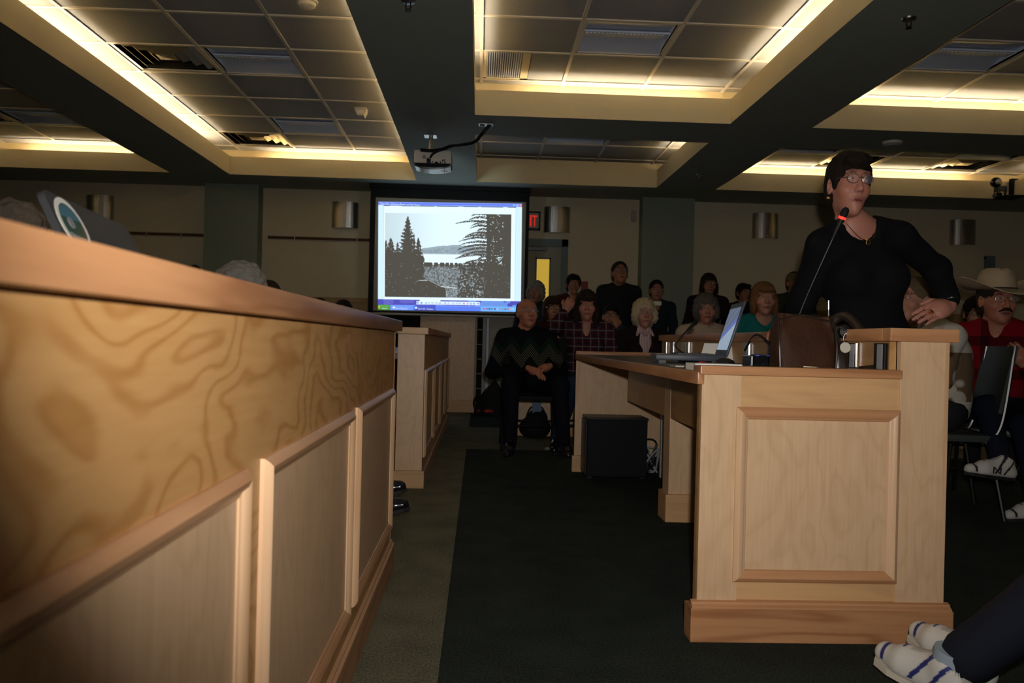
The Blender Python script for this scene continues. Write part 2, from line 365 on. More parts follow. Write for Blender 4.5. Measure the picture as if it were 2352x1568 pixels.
# ------------------------------------------------------------------ ceiling fixtures
TRL = ['unlit recessed square light farther along the long bay left of the projector', 'unlit recessed square light nearer along the long bay left of the projector', 'unlit recessed square light in the near middle ceiling bay',
       'unlit recessed square light in the small bay beyond the projector', 'unlit recessed square light in the near right ceiling bay', 'unlit recessed square light at the left of the far right bay',
       'unlit recessed square light at the right of the far right bay', 'unlit recessed square light farther back in the far left bay', 'unlit recessed square light nearer in the far left ceiling bay']
for (x0, x1, y0, y1), lb in zip(TRO, TRL):
    T = Thing('recessed_light', lb, 'ceiling light', ((x0+x1)/2, (y0+y1)/2, CZ), group='unlit recessed lights')
    a, b, c, d = x0+.012, x1-.012, y0+.012, y1-.012; ym = (c+d)/2; z = CZ
    f = MB()
    for p, q in (((a, c, z-.002), (a+.02, d, z+.02)), ((b-.02, c, z-.002), (b, d, z+.02)), ((a, c, z-.002), (b, c+.02, z+.02)), ((a, d-.02, z-.002), (b, d, z+.02))): f.box(p, q)
    T.part('frame', f, 'grid_white')
    for sgn in (-1, 1):   # two curved reflector wings rising to a central perforated lamp cover
        r = MB(); N = 8; e = c+.02 if sgn < 0 else d-.02; prof = [(e+(ym-sgn*-.04*0+sgn*.045-e)*k/N, z+.005+.045*math.sin(k/N*1.571)) for k in range(N+1)]
        for k in range(N): r.quad((a+.02, prof[k][0], prof[k][1]), (b-.02, prof[k][0], prof[k][1]), (b-.02, prof[k+1][0], prof[k+1][1]), (a+.02, prof[k+1][0], prof[k+1][1]))
        T.part('reflector', r, 'troffer_grey', True)
    T.part('end_plate', MB().box((a+.015, c+.02, z+.003), (a+.02, d-.02, z+.095)).box((b-.02, c+.02, z+.003), (b-.015, d-.02, z+.095)).box((a, c, z+.095), (b, d, z+.1)), 'troffer_grey')
    cov = T.part('lamp_cover', MB().box((a+.02, ym-.045, z+.028), (b-.02, ym+.045, z+.04)), 'troffer_grey')
    s = MB(); k = a+.04
    while k < b-.05: s.box((k, ym-.03, z+.022), (k+.017, ym+.03, z+.03)); k += .028
    o = T.part('perforation_strip', s, 'white_plastic', parent=cov)
DFL = ['square metal air diffuser farther along the long left bay', 'square metal air diffuser nearer along the long left bay', 'square metal air diffuser at the edge of the far left bay',
       'square metal air diffuser behind the standing speaker', 'square metal air diffuser at the right of the far right bay']
for (x0, x1, y0, y1), lb in zip(DIF, DFL):
    T = Thing('air_diffuser', lb, 'air vent', ((x0+x1)/2, (y0+y1)/2, CZ), group='square air diffusers')
    cx, cy = (x0+x1)/2, (y0+y1)/2; h = .318; z = CZ
    def ring(h0, z0, h1, z1):
        m = MB(); A = [(cx+i*h0, cy+j*h0, z0) for i, j in ((-1, -1), (1, -1), (1, 1), (-1, 1))]; B = [(cx+i*h1, cy+j*h1, z1) for i, j in ((-1, -1), (1, -1), (1, 1), (-1, 1))]
        for k in range(4): m.quad(A[k], A[(k+1) % 4], B[(k+1) % 4], B[k])
        return m
    T.part('frame', ring(h, z, h-.02, z+.002), 'diffuser_metal')
    for i, (r0, r1) in enumerate(((.298, .24), (.225, .165), (.15, .09))):
        T.part('vane', ring(r0, z+.045, r1, z+.004), 'diffuser_metal')
    T.part('centre_plate', ring(.075, z+.01, .001, z+.004), 'diffuser_metal')
    T.part('plenum', MB().box((cx-h, cy-h, z+.09), (cx+h, cy+h, z+.1)), 'black_matte')
x0, x1, y0, y1 = GRI
T = Thing('return_grille', 'ribbed return air grille in the near middle ceiling bay', 'air vent', (x0, y0, CZ))
T.part('frame', MB().box((x0+.012, y0+.012, CZ-.003), (x0+.04, y1-.012, CZ+.02)).box((x0+.31, y0+.012, CZ-.003), (x0+.37, y1-.012, CZ+.02)).box((x0+.012, y0+.012, CZ-.003), (x0+.37, y0+.03, CZ+.02)).box((x0+.012, y1-.04, CZ-.003), (x0+.37, y1-.012, CZ+.02)), 'fascia_paint')
for k in range(16): T.part('slat', MB().box((x0+.042+k*.0168, y0+.03, CZ-.001), (x0+.050+k*.0168, y1-.04, CZ+.012)), 'troffer_grey')
T.part('backing', MB().box((x0+.012, y0+.012, CZ+.022), (x0+.37, y1-.012, CZ+.03)), 'grey_plastic')
T.part('infill_tile', MB().box((x0+.375, y0+.018, CZ+.0), (x1-.018, y1-.018, CZ+.016)), 'tile_white')
p = atZ(830, 250, CZ); T = Thing('motion_sensor', 'beige wedge-shaped motion sensor on the left bay ceiling', 'sensor', p)
T.part('body', MB().prism([(-.055, 0), (.055, 0), (.05, -.03), (.03, -.075), (-.03, -.075), (-.05, -.03)], .12, lambda u, v, t: (p[0]+u, p[1]-.06+t, CZ+v)), 'beige_plastic')
T.part('lens_window', MB().box((p[0]-.03, p[1]-.066, CZ-.06), (p[0]+.03, p[1]-.059, CZ-.025), .004), 'white_plastic')
p = atZ(705, 2, CZ); T = Thing('smoke_detector', 'round beige smoke detector at the top edge of the picture', 'smoke detector', p)
T.part('base', MB().lathe([(0, 0), (.07, 0), (.07, -.015), (0, -.015)], 24, (p[0], p[1], CZ)), 'beige_plastic', True)
T.part('dome', MB().lathe([(.058, -.015), (.055, -.035), (.03, -.05), (0, -.052)], 24, (p[0], p[1], CZ)), 'beige_plastic', True)
for px, py, lb in ((938, 2, 'ceiling sprinkler head on the beam left of the middle bay'), (2088, 42, 'ceiling sprinkler head on the beam above the speaker'), (1607, 400, 'small ceiling sprinkler head on the far beam crossing')):
    p = atZ(px, py, SZ); T = Thing('sprinkler_head', lb, 'sprinkler', p, group='ceiling sprinklers')
    T.part('escutcheon', MB().lathe([(0, 0), (.04, 0), (.036, -.008), (.014, -.012), (0, -.012)], 20, tuple(p)), 'metal_steel', True)
    T.part('frame_arms', MB().tube([(p[0]-.012, p[1], SZ-.012), (p[0]-.014, p[1], SZ-.035), (p[0], p[1], SZ-.05)], .004, 6).tube([(p[0]+.012, p[1], SZ-.012), (p[0]+.014, p[1], SZ-.035), (p[0], p[1], SZ-.05)], .004, 6), 'metal_dark')
    T.part('deflector', MB().lathe([(0, -.05), (.016, -.05), (.016, -.054), (0, -.054)], 12, tuple(p)), 'metal_dark')
p = atZ(2050, 326, SZ); T = Thing('ceiling_detector', 'round white disc detector on the right cross beam', 'smoke detector', p)
T.part('base', MB().lathe([(0, 0), (.085, 0), (.08, -.02), (.06, -.026), (0, -.026)], 24, tuple(p)), 'grid_white', True)
T.part('vent_ring', MB().lathe([(.055, -.026), (.05, -.034), (.03, -.036), (0, -.036)], 20, tuple(p)), 'grey_plastic', True)

# projector on its drop mount, rear towards us
PY = 7.35
def pj(px, py): return atY(px, py, PY)
top = atY(988, 318, PY); px0, px1 = pj(950, 370)[0], pj(1037, 370)[0]; zc, zb = pj(990, 344)[2], pj(990, 388)[2]
T = Thing('projector', 'white ceiling projector hanging from a drop mount, sockets facing us', 'projector', ((px0+px1)/2, PY, SZ))
cx = (px0+px1)/2; hw = (px1-px0)/2
T.part('case', MB().box((px0, PY, zb+.04), (px1, PY+.27, zc), .02), 'white_plastic', True)
pr = [(-hw, 0), (-hw*.95, -.018), (-hw*.6, -.035), (0, -.043), (hw*.6, -.035), (hw*.95, -.018), (hw, 0)]
T.part('lower_shell', MB().prism(pr, .27, lambda u, v, t: (cx+u, PY-.004+t, zb+.052+v)), 'black_gloss', True)
T.part('rim', MB().tube([(cx+u*.97, PY-.006, zb+.048+v*1.12) for u, v in pr], .006, 6), 'metal_chrome', True)
T.part('socket_panel', MB().box((cx-.05, PY-.004, zb+.052), (cx+.125, PY+.002, zb+.10)), 'paper_white')
sp = MB()
for u, v, a, b in ((-.045, .09, .014, .012), (.0, .062, .01, .012), (.035, .058, .03, .012), (.07, .06, .014, .014), (.09, .075, .012, .02), (.11, .06, .012, .014), (.105, .082, .01, .012)): sp.box((cx+u-a/2, PY-.008, zb+v-b/2), (cx+u+a/2, PY-.003, zb+v+b/2))
T.part('sockets', sp, 'black_plastic')
T.part('rear_vent', MB().lathe([(0, 0), (.018, 0), (.018, .004), (0, .004)], 16, (cx-.075, PY-.004, zb+.105), 'y'), 'grey_plastic')
T.part('power_plug', MB().box((cx-.05, PY-.04, zb+.05), (cx-.015, PY, zb+.085), .006), 'black_plastic')
mx = top[0]
T.part('mount_tube', MB().tube([(mx, PY+.12, SZ), (mx, PY+.12, zc+.02)], .019, 12), 'metal_steel', True)
T.part('ceiling_plate', MB().box((mx-.06, PY+.06, SZ-.006), (mx+.05, PY+.18, SZ)), 'metal_steel')
T.part('mount_plate', MB().box((mx-.07, PY+.05, zc), (mx+.07, PY+.2, zc+.02), .004), 'metal_steel')
for i in (-1, 1): T.part('mount_bolt', MB().lathe([(0, -.012), (.009, -.012), (.009, .004), (0, .004)], 8, (mx+i*.017, PY+.10, SZ-.13), 'y'), 'metal_chrome')
T.part('front_lens', MB().lathe([(.04, 0), (.042, .03), (.03, .035), (0, .03)], 20, (cx+.06, PY+.27, zc-.075), 'y'), 'black_gloss', True)
pd = bpy.data.lights.new('projector_beam', 'SPOT'); po = bpy.data.objects.new('projector_beam', pd); COL.objects.link(po); po.parent = T.o
pd.energy = 20; pd.color = (.75, .92, 1.0); pd.spot_size = math.radians(62); pd.spot_blend = .8; pd.shadow_soft_size = .12
po.location = (.06, .33, zc-.075-SZ); po.rotation_euler = (math.radians(84), 0, 0)
T.part('lens_lever', MB().lathe([(.03, 0), (.03, .004)], 16, (cx+.105, PY+.02, zb-.012)).box((cx+.102, PY+.015, zb-.03), (cx+.108, PY+.022, zb+.02)), 'metal_steel')
pl = atZ(1116, 286, SZ)
P = [pl+np.array([.03, -.02, -.01]), atY(1108, 306, 7.0), atY(1090, 326, 7.1), atY(1060, 333, 7.2), atY(1035, 336, PY-.02), atY(1015, 343, PY-.05), atY(990, 346, PY-.05), atY(966, 344, PY-.04)]
T = Thing('projector_cable', 'thick black cable looping from the ceiling plate to the projector', 'cable', tuple(P[0]))
T.part('sleeve', MB().tube(curve_pts(P), .015, 8), 'cable_black', True)
T.part('lead', MB().tube(curve_pts([P[5]+np.array([0, 0, 0.0]), atY(996, 352, PY-.06), atY(988, 362, PY-.04)]), .011, 8), 'cable_black', True)
T = Thing('ceiling_socket_plate', 'steel socket plate on the beam feeding the projector cable', 'socket', tuple(pl))
T.part('plate', MB().box((pl[0]-.06, pl[1]-.035, SZ-.004), (pl[0]+.06, pl[1]+.045, SZ), .001), 'metal_steel')
for i in (-1, 1): T.part('socket', MB().box((pl[0]+i*.03-.02, pl[1]-.02, SZ-.016), (pl[0]+i*.03+.02, pl[1]+.025, SZ-.004), .003), 'black_plastic')

# ------------------------------------------------------------------ back wall dressing
W = YF
for n, (x0, x1) in enumerate(((-3.363, -2.72), (1.965, 2.612))):
    tag(obj('trim_%d' % (n+1), MB().box((x0, W-.22, 0), (x1, W, SZ)), 'wall_sage'), kind='structure')
# wainscot: separate boards and a cap rail, between the pilasters and door
wz = 1.30
runs = ((XL, -3.363), (-2.72, .02), (1.1, 1.965), (2.612, 6.3))
tr = tag(obj('trim_3', MB().box((runs[0][0], W-.035, wz), (runs[0][1], W, wz+.05)).box((runs[1][0], W-.035, wz), (runs[1][1], W, wz+.05)).box((runs[2][0], W-.035, wz), (runs[2][1], W, wz+.05)).box((runs[3][0], W-.035, wz), (runs[3][1], W, wz+.05)), 'wainscot_wood'), kind='structure')
for a, b in runs:
    n = max(1, round((b-a)/.62)); d = (b-a)/n
    for k in range(n): obj('panel', MB().box((a+k*d+.003, W-.016, .1), (a+(k+1)*d-.003, W, wz-.002), .003), 'wainscot_wood', tr)
tag(obj('baseboard_back', MB().box((XL, W-.02, 0), (-.02, W, .1)).box((1.1, W-.02, 0), (6.3, W, .1)), 'wainscot_wood'), kind='structure')
for a, b, clips, lb in ((-4.6, -3.40, (-4.12, -3.70), 'brown tack strip with metal clips left of the green pilaster'), (-2.65, -1.40, (-2.32, -1.55), 'brown tack strip with metal edges left of the projection screen')):
    T = Thing('tack_rail', lb, 'rail', (a, W, 2.06), group='tack rails on the back wall')
    T.part('strip', MB().box((a, W-.018, 2.055), (b, W, 2.088)), 'tackboard')
    T.part('edge_rail', MB().box((a, W-.022, 2.046), (b, W, 2.055)).box((a, W-.022, 2.088), (b, W, 2.094)), 'rail_alu')
    for x in clips: T.part('clip', MB().box((x-.006, W-.03, 2.03), (x+.006, W-.018, 2.10), .002), 'rail_alu')
SCL = ['half-round brushed metal sconce at the far left of the back wall', 'half-round brushed metal sconce just left of the projection screen', 'half-round brushed metal sconce above the door, right of the screen',
       'half-round brushed metal sconce left of the speaker', 'half-round brushed metal sconce above the speaker\'s bent elbow']
for (px, py), lb in zip(((230, 480), (793, 495), (1279, 506), (1757, 520), (2210, 535)), SCL):
    c = atY(px, py, W); T = Thing('wall_sconce', lb, 'wall lamp', (c[0], W, c[2]-.16), group='brushed metal wall sconces')
    A = [(.165*math.cos(a), -.105*math.sin(a)) for a in np.linspace(0, math.pi, 19)]
    m = MB()
    for k in range(18):
        (u, v), (u2, v2) = A[k], A[k+1]
        m.quad((c[0]+u, W+v, c[2]-.16), (c[0]+u2, W+v2, c[2]-.16), (c[0]+u2, W+v2, c[2]+.16), (c[0]+u, W+v, c[2]+.16))
    T.part('shade', m, 'metal_brushed', True)
    T.part('back_plate', MB().box((c[0]-.09, W-.012, c[2]-.1), (c[0]+.09, W, c[2]+.1)), 'metal_dark')
    for i in (-1, 1): T.part('rivet', MB().lathe([(0, -.006), (.008, -.004), (.008, 0)], 8, (c[0], W-.106, c[2]+i*.13), 'y'), 'gold')
# door by the screen
D1 = obj('door_1', MB().box((.09, W-.02, 0), (.996, W+.03, 2.06), .002), 'door_paint'); tag(D1, kind='structure')
obj('door_frame', MB().box((.996, W-.05, 0), (1.075, W+.01, 2.15)).box((.02, W-.05, 0), (.09, W+.01, 2.15)).box((.02, W-.05, 2.06), (1.075, W+.01, 2.15)), 'door_frame_green', D1)
a, b = atY(1233, 595, W), atY(1260, 660, W)
obj('window_bead', MB().box((a[0]-.02, W-.03, b[2]-.25), (a[0], W-.018, a[2]+.02)).box((b[0], W-.03, b[2]-.25), (b[0]+.02, W-.018, a[2]+.02)).box((a[0]-.02, W-.03, a[2]), (b[0]+.02, W-.018, a[2]+.02)).box((a[0]-.02, W-.03, b[2]-.25), (b[0]+.02, W-.018, b[2]-.23)), 'door_frame_green', D1)
obj('window_pane', MB().box((a[0], W-.024, b[2]-.23), (b[0], W-.02, a[2])), 'window_lit', D1)
obj('door_closer', MB().box((.55, W-.07, 2.0), (.80, W-.02, 2.045), .005), 'metal_dark', D1)
obj('door_lever', MB().box((.93, W-.035, 1.0), (.97, W-.02, 1.12), .004).tube([(.95, W-.03, 1.06), (.95, W-.07, 1.06), (.84, W-.07, 1.06)], .009, 8), 'metal_steel', D1)
D2 = obj('door_2', MB().box((6.53, W-.02, 0), (7.25, W+.03, 2.06)), 'wall_cream'); tag(D2, kind='structure')
obj('door_frame', MB().box((6.42, W-.06, 0), (6.53, W+.01, 2.10)), 'door_frame_green', D2)
obj('door_head', MB().box((6.42, W-.04, 2.06), (7.28, W+.01, 2.12)), 'wall_cream', D2)
c = atY(1211, 508, W); T = Thing('exit_sign', 'lit red exit sign in a black frame, half hidden by the screen', 'sign', (c[0], W, c[2]-.12))
x1 = .718; x0 = x1-.36; z0, z1 = 2.255, 2.488
T.part('frame', MB().box((x0, W-.06, z0), (x1, W, z0+.022)).box((x0, W-.06, z1-.022), (x1, W, z1)).box((x0, W-.06, z0), (x0+.02, W, z1)).box((x1-.02, W-.06, z0), (x1, W, z1)), 'black_plastic')
T.part('face', MB().box((x0+.02, W-.05, z0+.022), (x1-.02, W-.005, z1-.022)), 'exit_face')
for ch, xx, wd in (('E', .02, .055), ('X', .10, .06), ('I', .196, .018), ('T', .235, .062)): text_part('letter', ch, .20, 'red_glow', T.o, face_M(x0+.02+xx-T.loc[0], W-.052-T.loc[1], z0+.046-T.loc[2]), .002, wd)
c = atY(1342, 657, W); T = Thing('fire_alarm_horn', 'dark red fire alarm with chrome bars on the cream wall', 'alarm', (c[0], W, c[2]-.06))
T.part('box', MB().box((c[0]-.04, W-.045, c[2]-.058), (c[0]+.04, W, c[2]+.058), .004), 'red_enamel')
for i in (-1, 1): T.part('bar', MB().box((c[0]+i*.028-.004, W-.05, c[2]-.05), (c[0]+i*.028+.004, W-.044, c[2]+.05)), 'metal_chrome')
c = atY(1455, 497, W); T = Thing('thermostat', 'small grey control box beside the right green pilaster', 'control box', (c[0], W, c[2]-.07))
T.part('case', MB().box((c[0]-.03, W-.04, c[2]-.07), (c[0]+.03, W, c[2]+.07), .005), 'grey_plastic'); T.part('cover', MB().box((c[0]-.022, W-.046, c[2]-.03), (c[0]+.022, W-.04, c[2]+.05), .002), 'rail_alu')
c = atY(1586, 676, W); T = Thing('wall_hook', 'tiny dark hook and pale cord on the cream wall', 'hook', (c[0], W, c[2]-.05))
T.part('hook', MB().tube([(c[0]+.01, W, c[2]-.05), (c[0]-.03, W-.03, c[2]-.05)], .006, 6), 'black_plastic'); T.part('cord', MB().tube([(c[0]+.01, W-.01, c[2]-.05), (c[0]+.01, W-.01, c[2]+.1)], .008, 6), 'paper_white')
# pan-tilt camera bracketed to the far fascia
yb = 9.54; q0 = atY(2330, 452, yb); T = Thing('conference_camera', 'black pan-tilt camera on a bracket at the far right bay', 'camera', (q0[0], yb, q0[2]))
b0, b1 = atY(2317, 455, yb), atY(2333, 412, yb)
T.part('wall_plate', MB().box((b0[0], yb-.05, b0[2]), (b1[0], yb+.005, b1[2])), 'black_matte')
p0, p1 = atY(2278, 459, yb), atY(2318, 455, yb)
T.part('shelf', MB().box((p0[0], yb-.28, p0[2]), (p1[0]+.02, yb-.02, p0[2]+.015)), 'black_matte')
cc = atY(2296, 446, yb-.15); T.part('base', MB().lathe([(0, -.03), (.075, -.03), (.07, .0), (.045, .012), (0, .012)], 20, tuple(cc)), 'black_gloss', True)
T.part('base_ring', MB().lathe([(.055, .012), (.055, .018), (.04, .018)], 20, tuple(cc)), 'gold', True)
c2 = atY(2298, 433, yb-.15); T.part('yoke', MB().box((c2[0]-.06, yb-.19, c2[2]-.06), (c2[0]+.06, yb-.11, c2[2]+.03), .015), 'black_plastic', True)
c3 = atY(2287, 419, yb-.2); T.part('head', MB().lathe([(0, .05), (.045, .04), (.06, .0), (.055, -.03), (.035, -.05), (0, -.052)], 20, tuple(c3), 'y'), 'black_gloss', True)

# ------------------------------------------------------------------ projection screen with its picture
SY = 9.85
T = Thing('projection_screen', 'pull-down projection screen showing a lake photograph in a computer window', 'projection screen', (-.39, SY, 1.12))
T.part('black_border', MB().box((-1.325, SY, 1.165), (.548, SY+.006, SZ)), 'black_matte')
T.part('cloth', MB().box((-1.265, SY-.003, 1.185), (.508, SY, 2.515)), 'screen_cloth')
T.part('bottom_bar', MB().tube([(-1.33, SY+.003, 1.15), (.555, SY+.003, 1.15)], .014, 10), 'bar_grey', True)
T.part('bar_skirt', MB().box((-1.325, SY, 1.15), (.548, SY+.004, 1.17)), 'black_matte')
T.part('end_cap', MB().box((.55, SY-.012, 1.13), (.575, SY+.02, 1.17), .003).box((-1.345, SY-.012, 1.13), (-1.33, SY+.02, 1.17), .003), 'black_plastic')
T.part('case', MB().box((-1.34, SY-.03, SZ-.05), (.56, SY+.05, SZ)), 'black_matte')
def paint_picture(NX, NY):
    rng = np.random.RandomState(4)
    # photo-zoom coordinates of the projected image
    X, Y = np.meshgrid(145+1670*(np.arange(NX)+.5)/NX, 172+1260*(np.arange(NY)+.5)/NY)
    def nz(sx, sy, seed):
        r = np.random.RandomState(seed); g = r.rand(64, 64); x = X/sx; y = Y/sy; xi = np.floor(x).astype(int); yi = np.floor(y).astype(int); fx, fy = x-xi, y-yi; fx = fx*fx*(3-2*fx); fy = fy*fy*(3-2*fy)
        G = lambda a, b: g[a % 64, b % 64]
        return (G(yi, xi)*(1-fx)+G(yi, xi+1)*fx)*(1-fy)+(G(yi+1, xi)*(1-fx)+G(yi+1, xi+1)*fx)*fy
    n1, n2, n3 = nz(60, 60, 1), nz(14, 14, 2), nz(6, 6, 3)
    C = np.zeros((NY, NX, 3)); S = lambda c: np.array(c)
    def put(mask, c, a=1.0): C[mask] = C[mask]*(1-a)+S(c)*a
    put(Y > 0, (.74, .92, 1.0)); put((X < 208) | (X > 1745), (.60, .80, .97))
    put(((abs(X-208) < 3) | (abs(X-1745) < 3)) & (Y > 210), (.45, .58, .72))
    put((Y > 212) & (Y < 216+8*nz(40, 400, 9)) & (X > 208) & (X < 1745), (.12, .15, .25))
    ph = (X > 225) & (X < 1690) & (Y > 302) & (Y < 1280)
    sky = (.60+.22*np.clip((X-225)/700, 0, 1))
    for k, v in enumerate((.88, 1.10, 1.20)): C[..., k] = np.where(ph, np.clip(sky*v, 0, 1), C[..., k])
    hill = 770-np.interp(X, [600, 660, 760, 850, 950, 1030, 1100, 1250, 1420], [30, 62, 75, 92, 97, 108, 104, 90, 70])
    put(ph & (Y > hill) & (Y < 772), (.30, .38, .43)); put(ph & (Y > hill+25) & (Y < 772) & (n2 > .4), (.24, .31, .36))
    put(ph & (Y >= 772) & (Y < 905), (.74, .90, .98)); put(ph & (abs(Y-772) < 3), (.45, .55, .6))
    D1_, D2_ = (.085, .082, .072), (.072, .066, .055)
    put(ph & (Y > 895+14*(n1-.5)), D1_)
    mead = ph & (Y > 905) & (X > 560-60*(n1-.5)+np.clip(Y-1000, 0, 400)*.9) & (X < 1480)
    put(mead, (.15, .17, .18)); put(mead & (n3 > .62), (.30, .36, .38)); put(mead & (n2 > .7), (.09, .09, .085))
    put(mead & (Y > 1120) & (n3 > .75), (.42, .50, .53))
    def tree(ax, ay, by_, half, dens, pw=.8):
        h = np.clip((Y-ay)/(by_-ay), 0, 1); wob = .55+.45*np.abs(np.sin(Y/13.0+np.sin(X/40)*2))+.5*(n2-.5)
        put(ph & (Y > ay) & (Y <= by_) & (np.abs(X-ax) < half*h**pw*wob+3) & (n3 > dens), D2_)
    tree(487, 335, 900, 150, .12, .85); tree(487, 400, 900, 70, .02); tree(610, 585, 900, 75, .1); tree(290, 590, 900, 95, .05); tree(560, 540, 900, 45, .2); tree(235, 620, 900, 60, .1); tree(370, 640, 900, 60, .25)
    put(ph & (X < 560) & (Y > 760) & (n2 > .12), D2_); put(ph & (X < 690-30*n1) & (Y > 790), D2_)
    tk = (X > 1405-10*(n2-.5)) & (X < 1450+10*(n2-.5)); put(ph & tk, D2_)
    put(ph & (X > 1440+50*(n2-.5)) & ((n2*.6+n3*.4 > .22) | (X > 1600)), D2_)
    for i, (y0, L, dr) in enumerate(((310, 190, 30), (345, 215, 40), (395, 370, 35), (400, 190, 60), (440, 200, 45), (480, 140, 50), (520, 260, 60), (550, 290, 55), (580, 330, 60), (625, 330, 60), (665, 350, 70), (700, 330, 75), (740, 350, 90), (780, 370, 60), (800, 120, 60), (840, 300, 70), (880, 340, 40))):
        t = np.clip((1410-X)/L, 0, 1.001); yc = y0+dr*t**1.3-25*np.sin(t*2.5); th = 15*(1-t)**.5*(.5+n3)+4*(n2-.2)
        put(ph & (X < 1412) & (1410-X < L) & (np.abs(Y-yc) < th) & (n3 > .2), D2_)
    put(ph & (X > 1060+60*n1) & (Y > 880+30*n2) & (n2 > .35), D2_); put(ph & (X > 1380) & (Y > 850) & (n2 > .2), D2_)
    put(ph & (X > 1535) & (X < 1585) & (Y > 795) & (Y < 880) & (n2 > .45), (.55, .68, .74))
    for cx_, cw_, ch_ in ((725, 52, 62), (818, 26, 60), (890, 27, 60), (950, 22, 62), (1000, 20, 60), (1052, 20, 56), (1100, 22, 50), (1240, 44, 56), (1330, 40, 50)):
        put(ph & (((X-cx_)/cw_)**4+((Y-895)/(ch_*.42))**4 < 1), D2_); put(ph & (np.abs(X-cx_+cw_*.6) < 6) & (Y > 890) & (Y < 930), D2_); put(ph & (np.abs(X-cx_-cw_*.6) < 6) & (Y > 890) & (Y < 930), D2_)
    bush = ph & (X < 930+30*(n1-.5)) & (Y > 1080-np.clip((900-X)*.05, -10, 60)+90*np.clip((X-650)/280, 0, 1)**2+30*(n2-.5)); put(bush, D2_)
    put(ph & (X < 560) & (Y > 900), D2_)
    for (xa, ya, xb, yb_, tt, cc_) in ((610, 1085, 740, 1080, 4, .42), (740, 1080, 880, 1150, 4, .3), (880, 1150, 1060, 1168, 5, .55), (830, 960, 870, 1140, 4, .07), (1080, 1050, 1085, 1270, 6, .07), (1190, 1000, 1200, 1160, 4, .08)):
        t = np.clip(((X-xa)*(xb-xa)+(Y-ya)*(yb_-ya))/((xb-xa)**2+(yb_-ya)**2), 0, 1); d = np.hypot(X-xa-t*(xb-xa), Y-ya-t*(yb_-ya)); put(ph & (d < tt), (cc_, cc_*1.1, cc_*1.12))
    sp_ = ph & (Y > 860) & (rng.rand(NY, NX) > .996); put(sp_, (.5, .58, .6))
    # window chrome
    put(Y < 212+(X-145)*.0145*0, (.12, .19, .80)); put(Y < 180, (.20, .33, .95)); put((Y < 208) & (Y > 200), (.30, .42, .95))
    for x_, c_ in ((1722, (.20, .35, .9)), (1760, (.22, .4, .9)), (1798, (.75, .16, .12))): put((abs(X-x_) < 16) & (Y > 180) & (Y < 206), c_)
    for x_ in (1722, 1760, 1798): put((abs(X-x_) < 6) & (abs(Y-194) < 4), (.8, .85, 1))
    put(Y > 1310, (.075, .075, .46)); put((Y > 1310) & (n1 > .6), (.12, .12, .52)); put((Y > 1310) & (X > 1200) & (Y < 1375) & (n1 > .4), (.14, .28, .72))
    put((Y > 1322) & (Y < 1362) & (X > 590) & (X < 1335), (.66, .80, .97)); put((Y > 1310) & (Y < 1330) & (X > 630) & (X < 870), (.72, .88, 1.0))
    for k, x_ in enumerate((610, 650, 705, 740, 780, 830, 865, 930, 965, 1020, 1065, 1100, 1150, 1190, 1228, 1266, 1318)):
        c_ = [(.10, .25, .75), (.10, .25, .75), (.35, .45, .6)][min(k, 2)]
        if k == 12: c_ = (.65, .08, .08)
        if k > 13: c_ = (.10, .18, .45)
        put((np.hypot(X-x_, (Y-1344)) < 12) & ((X.astype(int)+Y.astype(int)) % 9 < 6), c_)
    put(Y > 1372, (.10, .20, .80)); put((Y > 1372) & (Y < 1380), (.25, .40, .95)); put((Y > 1375) & (X > 290) & (X < 555), (.16, .31, .95)); put((Y > 1375) & (X > 575) & (X < 820), (.07, .10, .55))
    put((Y > 1375) & (X < 285), (.07, .30, .04)); put((Y > 1382) & (Y < 1392) & (X < 280), (.14, .42, .08)); put((abs(X-160) < 11) & (abs(Y-1402) < 11), (.7, .4, .1))
    for x_ in (328, 590): put((abs(X-x_) < 12) & (abs(Y-1402) < 11), (.75, .88, 1))
    put((Y > 1372) & (X > 1345), (.15, .42, .92))
    for k, x_ in enumerate(range(1385, 1740, 31)): put((abs(X-x_) < 10) & (abs(Y-1404) < 9), [(.6, .08, .1), (.2, .1, .55), (.08, .08, .15), (.1, .2, .4), (.08, .1, .2), (.3, .5, .8), (.5, .2, .25), (.1, .35, .4), (.12, .16, .35), (.6, .1, .12), (.6, .4, .4), (.4, .6, .9)][k])
    return C
NX, NY = 340, 256
C = paint_picture(NX, NY)
# quad corners on the cloth (slight keystone as projected)
Q = [np.array(atY(*p, SY-.006)) for p in ((869, 463), (1199, 467.5), (868, 711), (1196, 716))]
u = np.linspace(0, 1, NX+1)[None, :, None]; v = np.linspace(0, 1, NY+1)[:, None, None]
V = (Q[0]*(1-u)+Q[1]*u)*(1-v)+(Q[2]*(1-u)+Q[3]*u)*v; V = V.reshape(-1, 3)-np.array(T.loc)
ii = (np.arange(NY)[:, None]*(NX+1)+np.arange(NX)[None]).ravel(); F = np.stack([ii, ii+NX+1, ii+NX+2, ii+1], 1)
me = mesh_np('projected_picture', V, F, False); at = me.color_attributes.new('Col', 'FLOAT_COLOR', 'CORNER')
at.data.foreach_set('color', np.repeat(np.concatenate([C.reshape(-1, 3), np.ones((NX*NY, 1))], 1), 4, axis=0).astype(np.float32).ravel()); me.materials.append(MATS['picture_light'])
pic = link('projected_picture', me, T.o)
mat('screen_text', (.9, .9, .95), 0.9, emit=(.72, .85, 1.0), es=0.8)
def on_pic(uu, vv): return ((Q[0]*(1-uu)+Q[1]*uu)*(1-vv)+(Q[2]*(1-uu)+Q[3]*uu)*vv)-np.array(T.loc)
